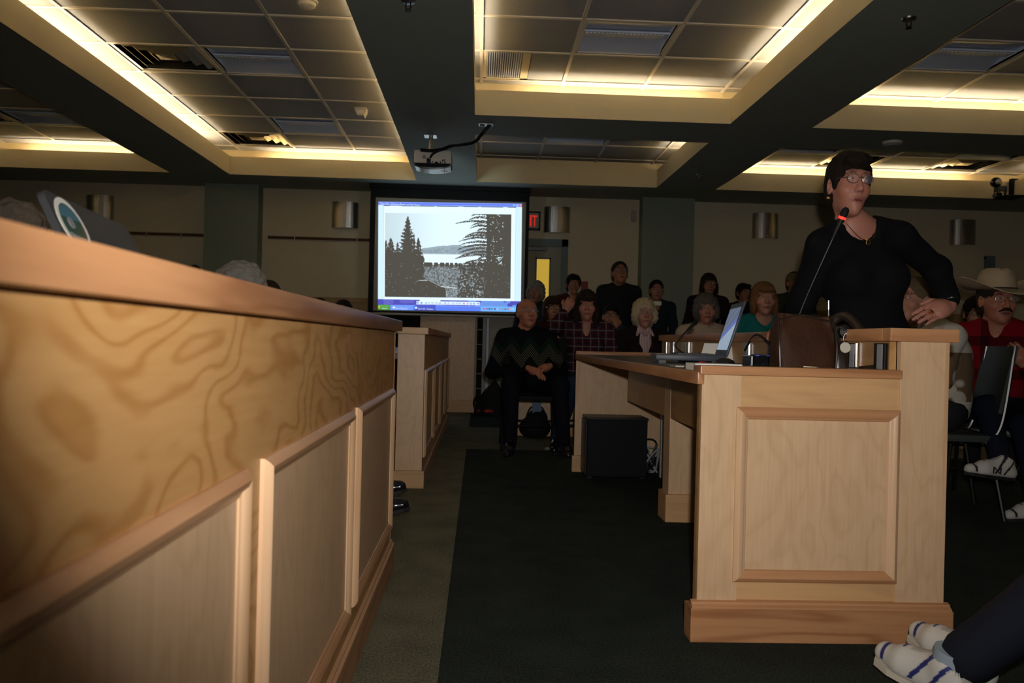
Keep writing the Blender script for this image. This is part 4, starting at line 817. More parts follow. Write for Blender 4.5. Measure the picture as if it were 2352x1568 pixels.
# ------------------------------------------------------------------ people: bodies grown as one smooth surface from a distance field
def axis(lo, hi, h, fine=(), hf=None):
    v = [lo]
    while v[-1] < hi:
        x = v[-1]; v.append(x+(hf if any(a <= x < b for a, b in fine) else h))
    return np.array(v, np.float32)
class Field:
    def __init__(s, xs, ys, zs): s.ax = (xs, ys, zs); s.D = np.full((len(xs), len(ys), len(zs)), .2, np.float32)
    def _op(s, f, lo, hi, k, sub):
        sl = []
        for a, l, h in zip(s.ax, lo, hi):
            i0 = max(0, np.searchsorted(a, l)-1); i1 = min(len(a), np.searchsorted(a, h)+1)
            if i1 <= i0: return s
            sl.append(slice(i0, i1))
        sl = tuple(sl)
        d = f(s.ax[0][sl[0]][:, None, None], s.ax[1][sl[1]][None, :, None], s.ax[2][sl[2]][None, None, :]); D = s.D[sl]
        if sub:
            d = -d; h = np.clip(k-np.abs(D-d), 0, None)/k; s.D[sl] = np.maximum(D, d)+h*h*k*.25
        else:
            h = np.clip(k-np.abs(D-d), 0, None)/k; s.D[sl] = np.minimum(D, d)-h*h*k*.25
        return s
    def cap(s, a, b, ra, rb=None, k=.02, sub=False, sq=(1, 1, 1)):
        a, b = np.array(a, float), np.array(b, float); rb = ra if rb is None else rb; m = max(ra, rb)+k+.03; ba = b-a; L = max(1e-9, ba@ba)
        def f(X, Y, Z):
            t = np.clip(((X-a[0])*ba[0]+(Y-a[1])*ba[1]+(Z-a[2])*ba[2])/L, 0, 1)
            return np.sqrt((X-a[0]-t*ba[0])**2+(Y-a[1]-t*ba[1])**2+(Z-a[2]-t*ba[2])**2)-(ra+(rb-ra)*t)
        return s._op(f, np.minimum(a, b)-m, np.maximum(a, b)+m, k, sub)
    def ell(s, c, r, k=.02, sub=False, R=None, grow=0.0):
        c = np.array(c, float); r = np.array(r, float)+grow; m = max(r)+k+.03
        def f(X, Y, Z):
            x, y, z = X-c[0], Y-c[1], Z-c[2]
            if R is not None: x, y, z = (R[0, 0]*x+R[1, 0]*y+R[2, 0]*z, R[0, 1]*x+R[1, 1]*y+R[2, 1]*z, R[0, 2]*x+R[1, 2]*y+R[2, 2]*z)
            k0 = np.sqrt((x/r[0])**2+(y/r[1])**2+(z/r[2])**2); k1 = np.sqrt((x/r[0]**2)**2+(y/r[1]**2)**2+(z/r[2]**2)**2)+1e-9
            return k0*(k0-1)/k1
        return s._op(f, c-m, c+m, k, sub)
    def plane(s, p, n, k=.01):      # cut away the side n points to
        p = np.array(p, float); n = np.array(n, float)/np.linalg.norm(n)
        return s._op(lambda X, Y, Z: -((X-p[0])*n[0]+(Y-p[1])*n[1]+(Z-p[2])*n[2]), [-9]*3, [9]*3, k, True)
    def bump(s, amp, f, seed=0):
        X, Y, Z = s.ax[0][:, None, None], s.ax[1][None, :, None], s.ax[2][None, None, :]; m = np.abs(s.D) < .06
        n = np.sin(X*f+seed+2*np.sin(Z*f*.6))*np.sin(Y*f*1.1+seed*2)*np.sin(Z*f*.9+1.3*np.sin(X*f*.7+seed)); s.D = np.where(m, s.D-amp*n, s.D).astype(np.float32); return s
    def mesh(s):
        D = s.D; S = D < 0; A = s.ax
        cnt = np.zeros(tuple(n-1 for n in D.shape), np.uint8)
        for i in (0, 1):
            for j in (0, 1):
                for k in (0, 1): cnt += S[i:D.shape[0]-1+i, j:D.shape[1]-1+j, k:D.shape[2]-1+k]
        I = np.argwhere((cnt > 0) & (cnt < 8)); idx = np.full(cnt.shape, -1, np.int32); idx[I[:, 0], I[:, 1], I[:, 2]] = np.arange(len(I))
        P = np.zeros((len(I), 3)); C = np.zeros(len(I)); cor = [(i, j, k) for i in (0, 1) for j in (0, 1) for k in (0, 1)]
        val = {c: D[I[:, 0]+c[0], I[:, 1]+c[1], I[:, 2]+c[2]] for c in cor}
        for a in cor:
            for d in range(3):
                if a[d]: continue
                b = list(a); b[d] = 1; b = tuple(b); va, vb = val[a], val[b]; m = (va < 0) != (vb < 0)
                t = np.where(m, va/np.where(m, va-vb, 1), 0)
                for q in range(3):
                    pa = A[q][I[:, q]+a[q]]; P[:, q] += np.where(m, pa+((A[q][I[:, q]+b[q]]-pa)*t if q == d else 0), 0)
                C += m
        P /= np.maximum(C, 1)[:, None]; Fs = []
        for d in range(3):
            e, f = (d+1) % 3, (d+2) % 3
            s0 = [slice(None)]*3; s1 = [slice(None)]*3; s0[d] = slice(0, -1); s1[d] = slice(1, None)
            M = S[tuple(s0)] != S[tuple(s1)]; E_ = np.argwhere(M)
            ok = (E_[:, e] > 0) & (E_[:, f] > 0) & (E_[:, e] < cnt.shape[e]) & (E_[:, f] < cnt.shape[f]); E_ = E_[ok]
            ins = S[E_[:, 0], E_[:, 1], E_[:, 2]]; q = []
            for de, df in ((1, 1), (0, 1), (0, 0), (1, 0)):
                c = E_.copy(); c[:, e] -= de; c[:, f] -= df; q.append(idx[c[:, 0], c[:, 1], c[:, 2]])
            q = np.stack(q, 1); q[~ins] = q[~ins][:, ::-1]; Fs.append(q)
        return P, np.concatenate(Fs)
def rotm(yaw=0, pitch=0, roll=0):
    return np.array(Matrix.Rotation(yaw, 3, 'Z') @ Matrix.Rotation(pitch, 3, 'X') @ Matrix.Rotation(roll, 3, 'Y'))
def nv(v): v = np.array(v, float); return v/np.linalg.norm(v)

def stand_pose():
    return dict(pel=(0, 0, .95), wst=(0, .0, 1.10), che=(0, .005, 1.27), nek=(0, .015, 1.44), hed=(0, -.012, 1.585), shL=(-.175, .01, 1.395), shR=(.175, .01, 1.395), elL=(-.235, .03, 1.12), elR=(.235, .03, 1.12), wrL=(-.24, -.06, .88), wrR=(.24, -.06, .88),
        hdL=(0, -.3, -1), hdR=(0, -.3, -1), hpL=(-.09, 0, .91), hpR=(.09, 0, .91), knL=(-.10, -.02, .49), knR=(.10, -.02, .49), anL=(-.11, .03, .085), anR=(.11, .03, .085), toL=(-.12, -1, -.15), toR=(.12, -1, -.15), top=1.70)
def sit_pose():
    return dict(pel=(0, 0, .56), wst=(0, .01, .70), che=(0, .015, .87), nek=(0, .0, 1.04), hed=(0, -.035, 1.185), shL=(-.175, .01, .995), shR=(.175, .01, .995), elL=(-.25, -.02, .74), elR=(.25, -.02, .74), wrL=(-.12, -.24, .67), wrR=(.12, -.24, .67),
        hdL=(.4, -1, -.3), hdR=(-.4, -1, -.3), hpL=(-.09, -.02, .52), hpR=(.09, -.02, .52), knL=(-.12, -.42, .53), knR=(.12, -.42, .53), anL=(-.12, -.43, .085), anR=(.12, -.43, .085), toL=(-.15, -1, -.15), toR=(.15, -1, -.15), top=1.30)

def hand(F, w_, d, n, curl=.5, spread=.0, side=1, k=.004):
    """palm and five fingers; d = pointing direction, n = back-of-hand normal, side=+1 puts the thumb on d x n"""
    d = nv(d); n = np.array(n, float); n = nv(n-d*(n@d)); l = np.cross(d, n)*side; w_ = np.array(w_, float)
    kn = []
    for i, (o, ln) in enumerate(((.030, .078), (.010, .085), (-.010, .080), (-.029, .068))):
        b = w_+d*.012+l*o*.6; q = w_+d*(.088-.006*abs(i-1))+l*o*1.05; F.cap(b, q, .014, .0115, .012); kn.append((q, o, ln))
    F.ell(w_+d*.05-n*.004, (.034, .034, .034), .02)
    for i, (q, o, ln) in enumerate(kn):
        p, a = q, curl*.45; r = .0092 if i < 3 else .0080; dd = nv(d+l*o*spread*12)
        for sg, fr in enumerate((.46, .31, .23)):
            v = dd*math.cos(a)-n*math.sin(a); e = p+v*ln*fr; F.cap(p, e, r, r*.92, k); p = e; r *= .93; a += curl*(.75 if sg == 0 else .6)
    t0 = w_+d*.025+l*.026; t1 = t0+nv(d*.75+l*.75-n*.35)*.042; t2 = t1+nv(d*.95+l*.15-n*(.2+.5*curl))*.034
    F.cap(w_+d*.01+l*.012, t1, .015, .0115, .010); F.cap(t1, t2, .0105, .0085, k)

def head_field(F, H, R, s, g):
    s = np.ones(3)*s; T_ = lambda p: H+R @ (np.array(p)*s); sm = float(s.mean())
    E_ = lambda c, r, k, sub=False: F.ell(T_(c), np.array(r)*s, k, sub, R)
    jw = .90 if g == 'f' else 1.0
    E_((0, .018, .030), (.077, .097, .090), .01); E_((0, -.025, -.030), (.064*jw, .068, .080), .03); E_((0, -.040, -.072), (.050*jw**2, .050, .042), .02); E_((0, -.072, -.095), (.020*jw, .018, .018), .02)
    for i in (-1, 1):
        E_((i*.040, -.058, -.022), (.026, .026, .026), .02); E_((i*.030, -.078, .040), (.028, .012, .010), .014)
        E_((i*.031, -.098, .017), (.018, .016, .013), .012, True)
        E_((i*.031, -.079, .016), (.0145, .013, .0115), .004)
        E_((i*.079, .008, -.004), (.010, .020, .032), .006); E_((i*.084, .000, .0), (.006, .010, .018), .005, True)
    F.cap(T_((0, -.088, .022)), T_((0, -.110, -.020)), .0075*sm, .0125*sm, .012)
    for i in (-1, 1): E_((i*.012, -.098, -.025), (.009, .010, .008), .006)
    E_((0, -.083, -.054), (.024, .011, .007), .006); E_((0, -.082, -.066), (.021, .012, .008), .006); E_((0, -.098, -.060), (.026, .009, .0022), .003, True)
    return T_

SKIN_L = []
def skin_cols(V, H, R, s, base, lip, brow, blush=1.0):
    P = (V-H) @ R / s; C = np.tile(np.array(base), (len(V), 1)); x, y, z = P.T
    def mix(w_, c): C[:] = C*(1-w_[:, None])+np.array(c)*w_[:, None]
    f = y < -.05
    lp = np.clip(1.6-np.sqrt((x/.027)**2+((z+.060)/.0125)**2)*1.2, 0, 1)*f; mix(lp*.95, lip)
    for i in (-1, 1):
        bw = np.clip(1.8-np.sqrt(((x-i*.033)/.022)**2+((z-.040-.05*abs(1)*0+.15*(np.abs(x)-.033)**2/.02)/.0058)**2)*1.3, 0, 1)*f; mix(bw*.75, brow)
        ck = np.clip(1-np.sqrt(((x-i*.045)/.03)**2+((z+.03)/.025)**2), 0, 1)*f; mix(ck*.35*blush, (base[0]*1.02, base[1]*.72, base[2]*.68))
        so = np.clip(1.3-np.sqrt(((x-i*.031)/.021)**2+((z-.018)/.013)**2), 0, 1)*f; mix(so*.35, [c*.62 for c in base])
    mix((np.abs(z+.0602) < .0028)*(np.abs(x) < .023)*f*.8, [c*.25 for c in lip])
    return C
def col_mesh(name, V, F, C, m, parent):
    me = mesh_np(name, V, F); at = me.color_attributes.new('Col', 'FLOAT_COLOR', 'POINT'); at.data.foreach_set('color', np.concatenate([C, np.ones((len(C), 1))], 1).astype(np.float32).ravel()); me.materials.append(MATS[m]); return link(name, me, parent)
def fmesh(name, F, m, parent, H=None, R=None):
    V, Q = F.mesh()
    if len(V) == 0: return None
    if H is not None: V = V @ R.T+H
    me = mesh_np(name, V, Q); me.materials.append(MATS[m]); return link(name, me, parent)

def hair_mesh(kind, seed):
    h = .0066; F = Field(axis(-.16, .16, h), axis(-.16, .17, h), axis(-.24, .19, h)); E_ = F.ell
    if kind in ('short', 'crop', 'man'):
        E_((0, .024, .042), (.084, .104, .094), .01); E_((0, .05, -.02), (.074, .070, .075), .03)
        E_((0, -.115, -.030), (.074, .085, .098), .012, True)
        if kind == 'short': E_((0, -.075, .088), (.060, .032, .030), .02); [E_((i*.074, -.02, .03), (.014, .03, .05), .015) for i in (-1, 1)]
        if kind == 'man': E_((0, -.105, .005), (.064, .075, .088), .012, True)
        if kind == 'crop': E_((0, -.115, -.012), (.080, .075, .078), .012, True)
        F.plane((0, 0, -.062), (0, -.35, -1)); F.bump(.0035, 120, seed)
        for i in (-1, 1): F.ell((i*.085, .004, -.012), (.022, .022, .034), .006, True)
    elif kind == 'bob':
        E_((0, .022, .040), (.090, .110, .100), .01); E_((0, .045, -.040), (.092, .085, .090), .03)
        for i in (-1, 1): E_((i*.078, -.012, -.045), (.026, .050, .080), .02)
        E_((0, -.095, -.035), (.058, .075, .092), .012, True); E_((0, -.085, .072), (.058, .022, .026), .02); F.plane((0, 0, -.118), (0, 0, -1), .02); F.bump(.003, 95, seed)
    elif kind == 'curly':
        E_((0, .022, .045), (.102, .115, .108), .01); E_((0, .045, -.035), (.100, .090, .085), .04)
        for i in (-1, 1): E_((i*.086, -.012, -.01), (.030, .048, .062), .02)
        E_((0, -.120, -.038), (.062, .085, .098), .012, True); F.plane((0, 0, -.105), (0, -.2, -1), .02); F.bump(.008, 75, seed)
    elif kind == 'long':
        E_((0, .022, .045), (.094, .112, .103), .01); E_((0, .055, -.07), (.100, .075, .120), .04)
        for i in (-1, 1): E_((i*.080, .005, -.08), (.032, .050, .115), .02)
        E_((0, -.110, -.045), (.060, .085, .103), .012, True); E_((0, -.082, .070), (.060, .024, .030), .02); F.bump(.0045, 85, seed)
    elif kind == 'fringe':
        E_((0, .035, .012), (.083, .092, .072), .01); F.plane((0, 0, .045), (0, .1, 1)); F.plane((0, -.005, 0), (0, -1, .2)); F.plane((0, 0, -.06), (0, 0, -1))
        for i in (-1, 1): F.ell((i*.085, .004, -.012), (.022, .022, .034), .006, True)
    return F
GLN = {}
def glasses(parent, T_, s_, m='metal_dark', rx=.025, rz=.0165, tint='lens'):
    fr = MB(); ln = []; s = float(np.mean(s_))
    for i in (-1, 1):
        fr.tube([T_((i*.033+rx*math.cos(a), -.106+.012*abs(math.cos(a)*.5*(1 if i*math.cos(a) > 0 else 0)), .014+rz*math.sin(a))) for a in np.linspace(0, 6.2832, 19)], .0013*s, 5)
        fr.tube([T_((i*(.033+rx), -.100, .018)), T_((i*.078, -.06, .018)), T_((i*.082, .0, .012)), T_((i*.080, .02, -.004))], .0014*s, 5)
        l = MB(); N = 16
        l._add([T_((i*.033+rx*.96*math.cos(a), -.1058, .014+rz*.96*math.sin(a))) for a in np.linspace(0, 6.2832, N+1)[:-1]]+[T_((i*.033, -.1085, .014))], [(k, (k+1) % N, N) for k in range(N)]); ln.append(l)
    fr.tube([T_((-.010, -.107, .018)), T_((0, -.110, .021)), T_((.010, -.107, .018))], .0013*s, 5)
    o = obj('glasses', fr, m, parent, smooth=True)
    for l in ln: obj('lens', l, tint, o, smooth=True)
def eyes(parent, T_, s, R):
    for i in (-1, 1):
        m = MB(); c = np.array(T_((i*.031, -.080, .0165))); n = 12; V = []; V.append(c+R @ np.array([0, -.0135, 0])*s)
        rings = [(.0055, .0124), (.0075, .0112), (.0128, .004), (.0135, 0)]
        for r, dpt in rings: V += [c+R @ np.array([r*math.cos(6.283*k/n), -dpt, r*.58*math.sin(6.283*k/n)])*s for k in range(n)]
        m.m = 1; m._add(V[:1+n], [(0, 1+(k+1) % n, 1+k) for k in range(n)]); m.m = 0; b = 1
        m._add(V[1:], [(j*n+k, j*n+(k+1) % n, (j+1)*n+(k+1) % n, (j+1)*n+k) for j in range(len(rings)-1) for k in range(n)])
        obj('eye', m, ['eye_white', 'iris'], parent, smooth=True)
SK = {'pale': ((.45, .215, .145), (.30, .085, .07)), 'ruddy': ((.42, .165, .10), (.27, .075, .06)), 'tan': ((.33, .15, .088), (.22, .07, .05)), 'rose': ((.42, .18, .125), (.30, .08, .07))}
def person(label, loc, yaw, J, s=1.0, skin='pale', g='f', hair=('short', (.02, .015, .012)), hyaw=0, hpitch=0, hroll=0, top=('cloth', (.02, .02, .02)), neck='crew', bottom=(.015, .015, .02), shoe='shoe_black', specs=None, hands=(1, 1), curl=(.5, .5), hn=((0, -.3, 1), (0, -.3, 1)), res=.014, belly=1.0, sleeve=True, extra=None, group='listeners in the room', brow=None, hs=1.0, sleeve_end=.9, pants=True, hem=.97):
    J = {k: (np.array(v, float) if not np.isscalar(v) else v) for k, v in J.items()}
    R = rotm(hyaw, hpitch, hroll); H = J['hed']; hb, lp = SK[skin]
    lo = np.min([J[k] for k in J if k not in ('top', 'hdL', 'hdR', 'toL', 'toR')], 0)-np.array([.16, .20, .10]); hi = np.max([J[k] for k in J if k not in ('top', 'hdL', 'hdR', 'toL', 'toR')], 0)+np.array([.16, .16, .16])
    fr = [[(H[q]-.13, H[q]+.13)] for q in range(3)]
    for sd, on in (('L', hands[0]), ('R', hands[1])):
        if on > 1:
            c = J['wr'+sd]+nv(J['hd'+sd])*.09
            for q in range(3): fr[q].append((c[q]-.13, c[q]+.13))
    hf = .0058
    F = Field(*[axis(lo[q], hi[q], res, fr[q], hf) for q in range(3)])
    T_ = head_field(F, H, R, hs, g)
    F.cap(T_((0, .028, -.055)), J['nek'], .044 if g == 'f' else .054, .052 if g == 'f' else .062, .025)
    bw_ = .92 if g == 'f' else 1.0
    def torso(F, e, k=.05):
        F.cap(J['shL'], J['nek'], .050+e, .055+e, k); F.cap(J['shR'], J['nek'], .050+e, .055+e, k)
        F.ell(J['che'], (.155*bw_, .105, .155), k, grow=e); F.ell(J['wst'], (.130*bw_*belly, .098*belly, .15), k, grow=e); F.ell(J['pel'], (.155, .115, .12), k, grow=e)
        if g == 'f':
            for i in (-1, 1): F.ell(J['che']+np.array([i*.072, -.075, .0]), (.062, .055, .060), .04, grow=e)
    def arm(F, sd, e, k=.03, upto=1.0):
        a, b, c = J['sh'+sd], J['el'+sd], J['wr'+sd]; q = b+(c-b)*upto
        F.cap(a, b, .050*bw_+e, .040*bw_+e, k); F.cap(b, q, .039*bw_+e, (.039+(.027-.039)*upto)*bw_+e*1.1, k)
    def leg(F, sd, e, k=.03, upto=1.0):
        a, b, c = J['hp'+sd], J['kn'+sd], J['an'+sd]; q = b+(c-b)*upto
        F.cap(a, b, .080+e, .056+e, k); F.cap(b, q, .052+e, .038+e*1.2, k)
    torso(F, -.006)
    for sd in 'LR':
        arm(F, sd, -.004); leg(F, sd, -.006)
        t = nv(J['to'+sd]); F.cap(J['an'+sd], J['an'+sd]+t*.10+np.array([0, 0, -.035]), .036, .030, .03)
    for sd, on, cu, n_ in (('L', hands[0], curl[0], hn[0]), ('R', hands[1], curl[1], hn[1])):
        if on: hand(F, J['wr'+sd], J['hd'+sd], n_, cu, side=-1 if sd == 'L' else 1, k=.004 if on > 1 else .012)
    V, Q = F.mesh(); body = col_mesh('person', V, Q, skin_cols(V, H, R, hs, hb, lp, brow or tuple(c*.8 for c in hair[1])), 'skin', None)
    body.location = loc; body.rotation_euler = (0, 0, yaw); body.scale = (s, s, s); tag(body, label, 'person', group)
    eyes(body, T_, hs, R)
    cname = 'cloth_'+str(len(MATS)); tm = top[1] if isinstance(top[1], str) else cname
    if tm == cname: mat(cname, top[1], .85, spec=.15, bump=.15, bscale=180)
    rs = .0145
    tl = np.min([J[k] for k in ('pel', 'shL', 'shR', 'elL', 'elR', 'wrL', 'wrR', 'nek', 'che')], 0)-.2; th_ = np.max([J[k] for k in ('pel', 'shL', 'shR', 'elL', 'elR', 'wrL', 'wrR', 'nek', 'che')], 0)+.2
    Ft = Field(*[axis(tl[q], th_[q], rs) for q in range(3)]); e = .014
    torso(Ft, e)
    for sd in 'LR':
        if sleeve: arm(Ft, sd, e, .03, sleeve_end if np.isscalar(sleeve_end) else sleeve_end['LR'.index(sd)])
    if neck == 'high': Ft.cap(J['nek'], J['nek']+(H-J['nek'])*.30, .068, .062, .02)
    Ft.cap(J['nek']+np.array([0, -.005, .035 if neck != 'scoop' else .02]), J['nek']+np.array([0, -.01, .3]), {'high': .05, 'scoop': .074}.get(neck, .066), .10, .01, True)
    if neck in ('v', 'scoop', 'collar'):
        dz = {'v': -.06, 'scoop': -.035, 'collar': -.04}[neck]; Ft.ell(J['nek']+np.array([0, -.14, dz+.04]), ({'v': .050, 'scoop': .108, 'collar': .055}[neck], .10, .105), .01, True)
    Ft.plane((0, 0, J['pel'][2]-(.10 if J['top'] > 1.5 else .06)), (0, 0, -1), .01); Ft.bump(.0035, 34, 1.7)
    tp = fmesh(top[0], Ft, tm, body)
    if pants:
        pn = 'trouser_'+str(len(MATS)); mat(pn, bottom, .85, spec=.1, bump=.1, bscale=220)
        ks = ('pel', 'hpL', 'hpR', 'knL', 'knR', 'anL', 'anR'); pl_ = np.min([J[k] for k in ks], 0)-.17; ph_ = np.max([J[k] for k in ks], 0)+.17
        Fp = Field(*[axis(pl_[q], ph_[q], .019) for q in range(3)]); Fp.ell(J['pel'], (.158, .118, .11), .05, grow=.010)
        for sd in 'LR': leg(Fp, sd, .012 if hem > .9 else .02, .04, hem)
        fmesh('trousers', Fp, pn, body)
    if shoe:
        for sd in 'LR': shoe_part(body, J['an'+sd], J['to'+sd], shoe)
    if hair[0]:
        hm = 'hair_'+str(len(MATS)); mat(hm, hair[1], .8, spec=.15, var=.35, vscale=70, bump=.6, bscale=160)
        Fh = hair_mesh(hair[0], len(MATS) % 7); V, Q = Fh.mesh(); V = (V*hs) @ R.T+H; me = mesh_np('hair', V, Q); me.materials.append(MATS[hm]); link('hair', me, body)
    if specs: glasses(body, T_, hs, specs)
    if extra: extra(body, T_, J, R)
    return body
def shoe_part(body, an, to, style):
    t = nv(to); up = nv(np.array([0, 0, 1.0])-t*t[2]); l = np.cross(t, up); an = np.array(an)
    sole = an-up*.062
    def P(a, b, c): return sole+t*a+l*b+up*c
    Fs = Field(*[axis(min(an[q], an[q]+t[q]*.22)-.12, max(an[q], an[q]+t[q]*.22)+.12, .0042 if style.startswith('shoe_white') else .0075) for q in range(3)])
    Fs.cap(P(-.045, 0, .038), P(.10, 0, .034), .038, .040, .02); Fs.cap(P(.10, 0, .034), P(.165, .004, .028), .040, .030, .02); Fs.cap(P(-.03, 0, .05), P(-.02, 0, .09), .036, .042, .02); Fs.cap(P(0, 0, .08), P(.09, 0, .05), .036, .03, .03)
    Fs.plane(P(0, 0, .012), -up, .004); Fs.cap(P(-.025, 0, .09), P(-.025, 0, .2), .034, .034, .006, True)
    if style.startswith('shoe_white'):
        V, Q = Fs.mesh(); rel = V-sole; A_, B_, C_ = rel @ t, rel @ l, rel @ up
        base, blue = np.array((.62, .60, .55)), np.array((.025, .032, .16) if style == 'shoe_white' else (.02, .02, .025)); C = np.tile(base, (len(V), 1))
        arc = A_+7.5*B_*B_
        m1 = (np.abs(arc-.160) < .0055) | ((np.abs(arc-.108) < .0035) & (np.abs(B_) < .018)); m2 = (np.abs(B_) > .022) & (C_ > .026) & ((np.abs(A_-.045+.6*(C_-.05)) < .007) | (np.abs(A_+.005+.6*(C_-.05)) < .006))
        C[m1 | m2] = blue; tg = (np.abs(B_) < .017) & (A_ < .085) & (C_ > .05); C[tg] = base*.72; C[(C_ < .024)] = base*.8
        sh = col_mesh('shoe', V, Q, C, 'print', body)
    else: sh = fmesh('shoe', Fs, style, body)
    so = MB(); O = [(-.085, .0), (-.07, .028), (-.02, .036), (.05, .036), (.12, .045), (.17, .034), (.197, .005)]; O = O+[(a, -b) for a, b in O[::-1][1:-1]]
    so.prism(O, .016, lambda u, v, q: P(u, v, q)); obj('sole', so, 'sole_dark' if style != 'shoe_white' else 'beige_plastic', sh)
    if style == 'shoe_white': obj('sock', MB().tube([an+up*.0-t*.01, an+np.array([.03, 0, .0])*0+up*.07-t*.015], [.040, .042], 14), 'sock_pale', sh, smooth=True)
    if style.startswith('shoe_white'):
        la = MB()
        for q in range(4): la.tube([P(.035+q*.024, -.022, .092-q*.010), P(.035+q*.024, 0, .100-q*.011), P(.035+q*.024, .022, .092-q*.010)], .004, 6)
        obj('laces', la, 'paper_white', sh, smooth=True)
    return sh

# patterned cloth
def stripes_mat(name, base, bands, vert=False, rough=.9):
    """bands: list of (axis, frequency, threshold, colour)"""
    m, n, l, b = nt(name); tc = n.new('ShaderNodeTexCoord'); sx = n.new('ShaderNodeSeparateXYZ'); l.new(tc.outputs['Object'], sx.inputs[0]); cur = None
    rgb = n.new('ShaderNodeRGB'); rgb.outputs[0].default_value = (*base, 1); cur = rgb.outputs[0]
    for ax, fq, th, c, ph in bands:
        a = n.new('ShaderNodeMath'); a.operation = 'MULTIPLY_ADD'; a.inputs[1].default_value = fq; a.inputs[2].default_value = ph; l.new(sx.outputs[ax], a.inputs[0])
        f = n.new('ShaderNodeMath'); f.operation = 'FRACT'; l.new(a.outputs[0], f.inputs[0]); t = n.new('ShaderNodeMath'); t.operation = 'LESS_THAN'; t.inputs[1].default_value = th; l.new(f.outputs[0], t.inputs[0])
        k = n.new('ShaderNodeMath'); k.operation = 'MULTIPLY'; k.inputs[1].default_value = .65; l.new(t.outputs[0], k.inputs[0])
        mx = n.new('ShaderNodeMixRGB'); mx.inputs[2].default_value = (*c, 1); l.new(k.outputs[0], mx.inputs[0]); l.new(cur, mx.inputs[1]); cur = mx.outputs[0]
    l.new(cur, b.inputs['Base Color']); b.inputs['Roughness'].default_value = rough; b.inputs['Specular IOR Level'].default_value = .1
stripes_mat('plaid', (.035, .012, .022), [('Z', 15, .38, (.09, .006, .012), 0), ('X', 15, .36, (.008, .016, .022), .2), ('Z', 15, .14, (.17, .17, .17), .55), ('X', 15, .11, (.17, .17, .17), .6), ('Z', 15, .08, (.10, .01, .02), .3)])
stripes_mat('striped_shirt', (.60, .50, .50), [('X', 75, .45, (.22, .035, .075), 0)])
def chevron_mat(name):
    m, n, l, b = nt(name); tc = n.new('ShaderNodeTexCoord'); sx = n.new('ShaderNodeSeparateXYZ'); l.new(tc.outputs['Object'], sx.inputs[0])
    def M(op, a, bb=None, c=None):
        q = n.new('ShaderNodeMath'); q.operation = op
        for i, v in enumerate((a, bb, c)):
            if v is None: continue
            if isinstance(v, (int, float)): q.inputs[i].default_value = v
            else: l.new(v, q.inputs[i])
        return q.outputs[0]
    z = M('PINGPONG', M('ADD', sx.outputs['X'], 5.0), .075); zz = M('MULTIPLY_ADD', z, -1.25, sx.outputs['Z'])
    st = M('LESS_THAN', M('FRACT', M('MULTIPLY', zz, 48)), .38)
    band = M('MULTIPLY', M('GREATER_THAN', zz, .635), M('LESS_THAN', zz, .735)); grn = M('MULTIPLY', M('GREATER_THAN', zz, .735), M('LESS_THAN', zz, .80))
    mx = n.new('ShaderNodeMixRGB'); mx.inputs[1].default_value = (.008, .008, .010, 1); mx.inputs[2].default_value = (.012, .035, .022, 1); l.new(M('MULTIPLY', grn, M('LESS_THAN', M('FRACT', M('MULTIPLY', zz, 70)), .5)), mx.inputs[0])
    m2 = n.new('ShaderNodeMixRGB'); m2.inputs[2].default_value = (.125, .115, .075, 1); l.new(mx.outputs[0], m2.inputs[1]); l.new(M('MULTIPLY', st, band), m2.inputs[0])
    l.new(m2.outputs[0], b.inputs['Base Color']); b.inputs['Roughness'].default_value = .95; b.inputs['Specular IOR Level'].default_value = .05
chevron_mat('chevron_knit')
def flower_mat(name):
    m, n, l, b = nt(name); tc = n.new('ShaderNodeTexCoord'); sx = n.new('ShaderNodeSeparateXYZ'); l.new(tc.outputs['Object'], sx.inputs[0])
    vo = n.new('ShaderNodeTexVoronoi'); vo.inputs['Scale'].default_value = 9.0; l.new(tc.outputs['Object'], vo.inputs['Vector'])
    r = ramp(n, [(0.0, (.02, .015, .01)), (.10, (.55, .50, .42)), (.34, (.52, .47, .40)), (.42, (.14, .09, .045)), (1.0, (.17, .11, .055))]); l.new(vo.outputs['Distance'], r.inputs[0])
    g1 = n.new('ShaderNodeMath'); g1.operation = 'GREATER_THAN'; g1.inputs[1].default_value = .60; l.new(sx.outputs['Z'], g1.inputs[0]); g2 = n.new('ShaderNodeMath'); g2.operation = 'LESS_THAN'; g2.inputs[1].default_value = .86; l.new(sx.outputs['Z'], g2.inputs[0])
    k = n.new('ShaderNodeMath'); k.operation = 'MULTIPLY'; l.new(g1.outputs[0], k.inputs[0]); l.new(g2.outputs[0], k.inputs[1])
    mx = n.new('ShaderNodeMixRGB'); mx.inputs[1].default_value = (.58, .54, .46, 1); l.new(k.outputs[0], mx.inputs[0]); l.new(r.outputs[0], mx.inputs[2]); l.new(mx.outputs[0], b.inputs['Base Color']); b.inputs['Roughness'].default_value = .95
flower_mat('flower_knit')

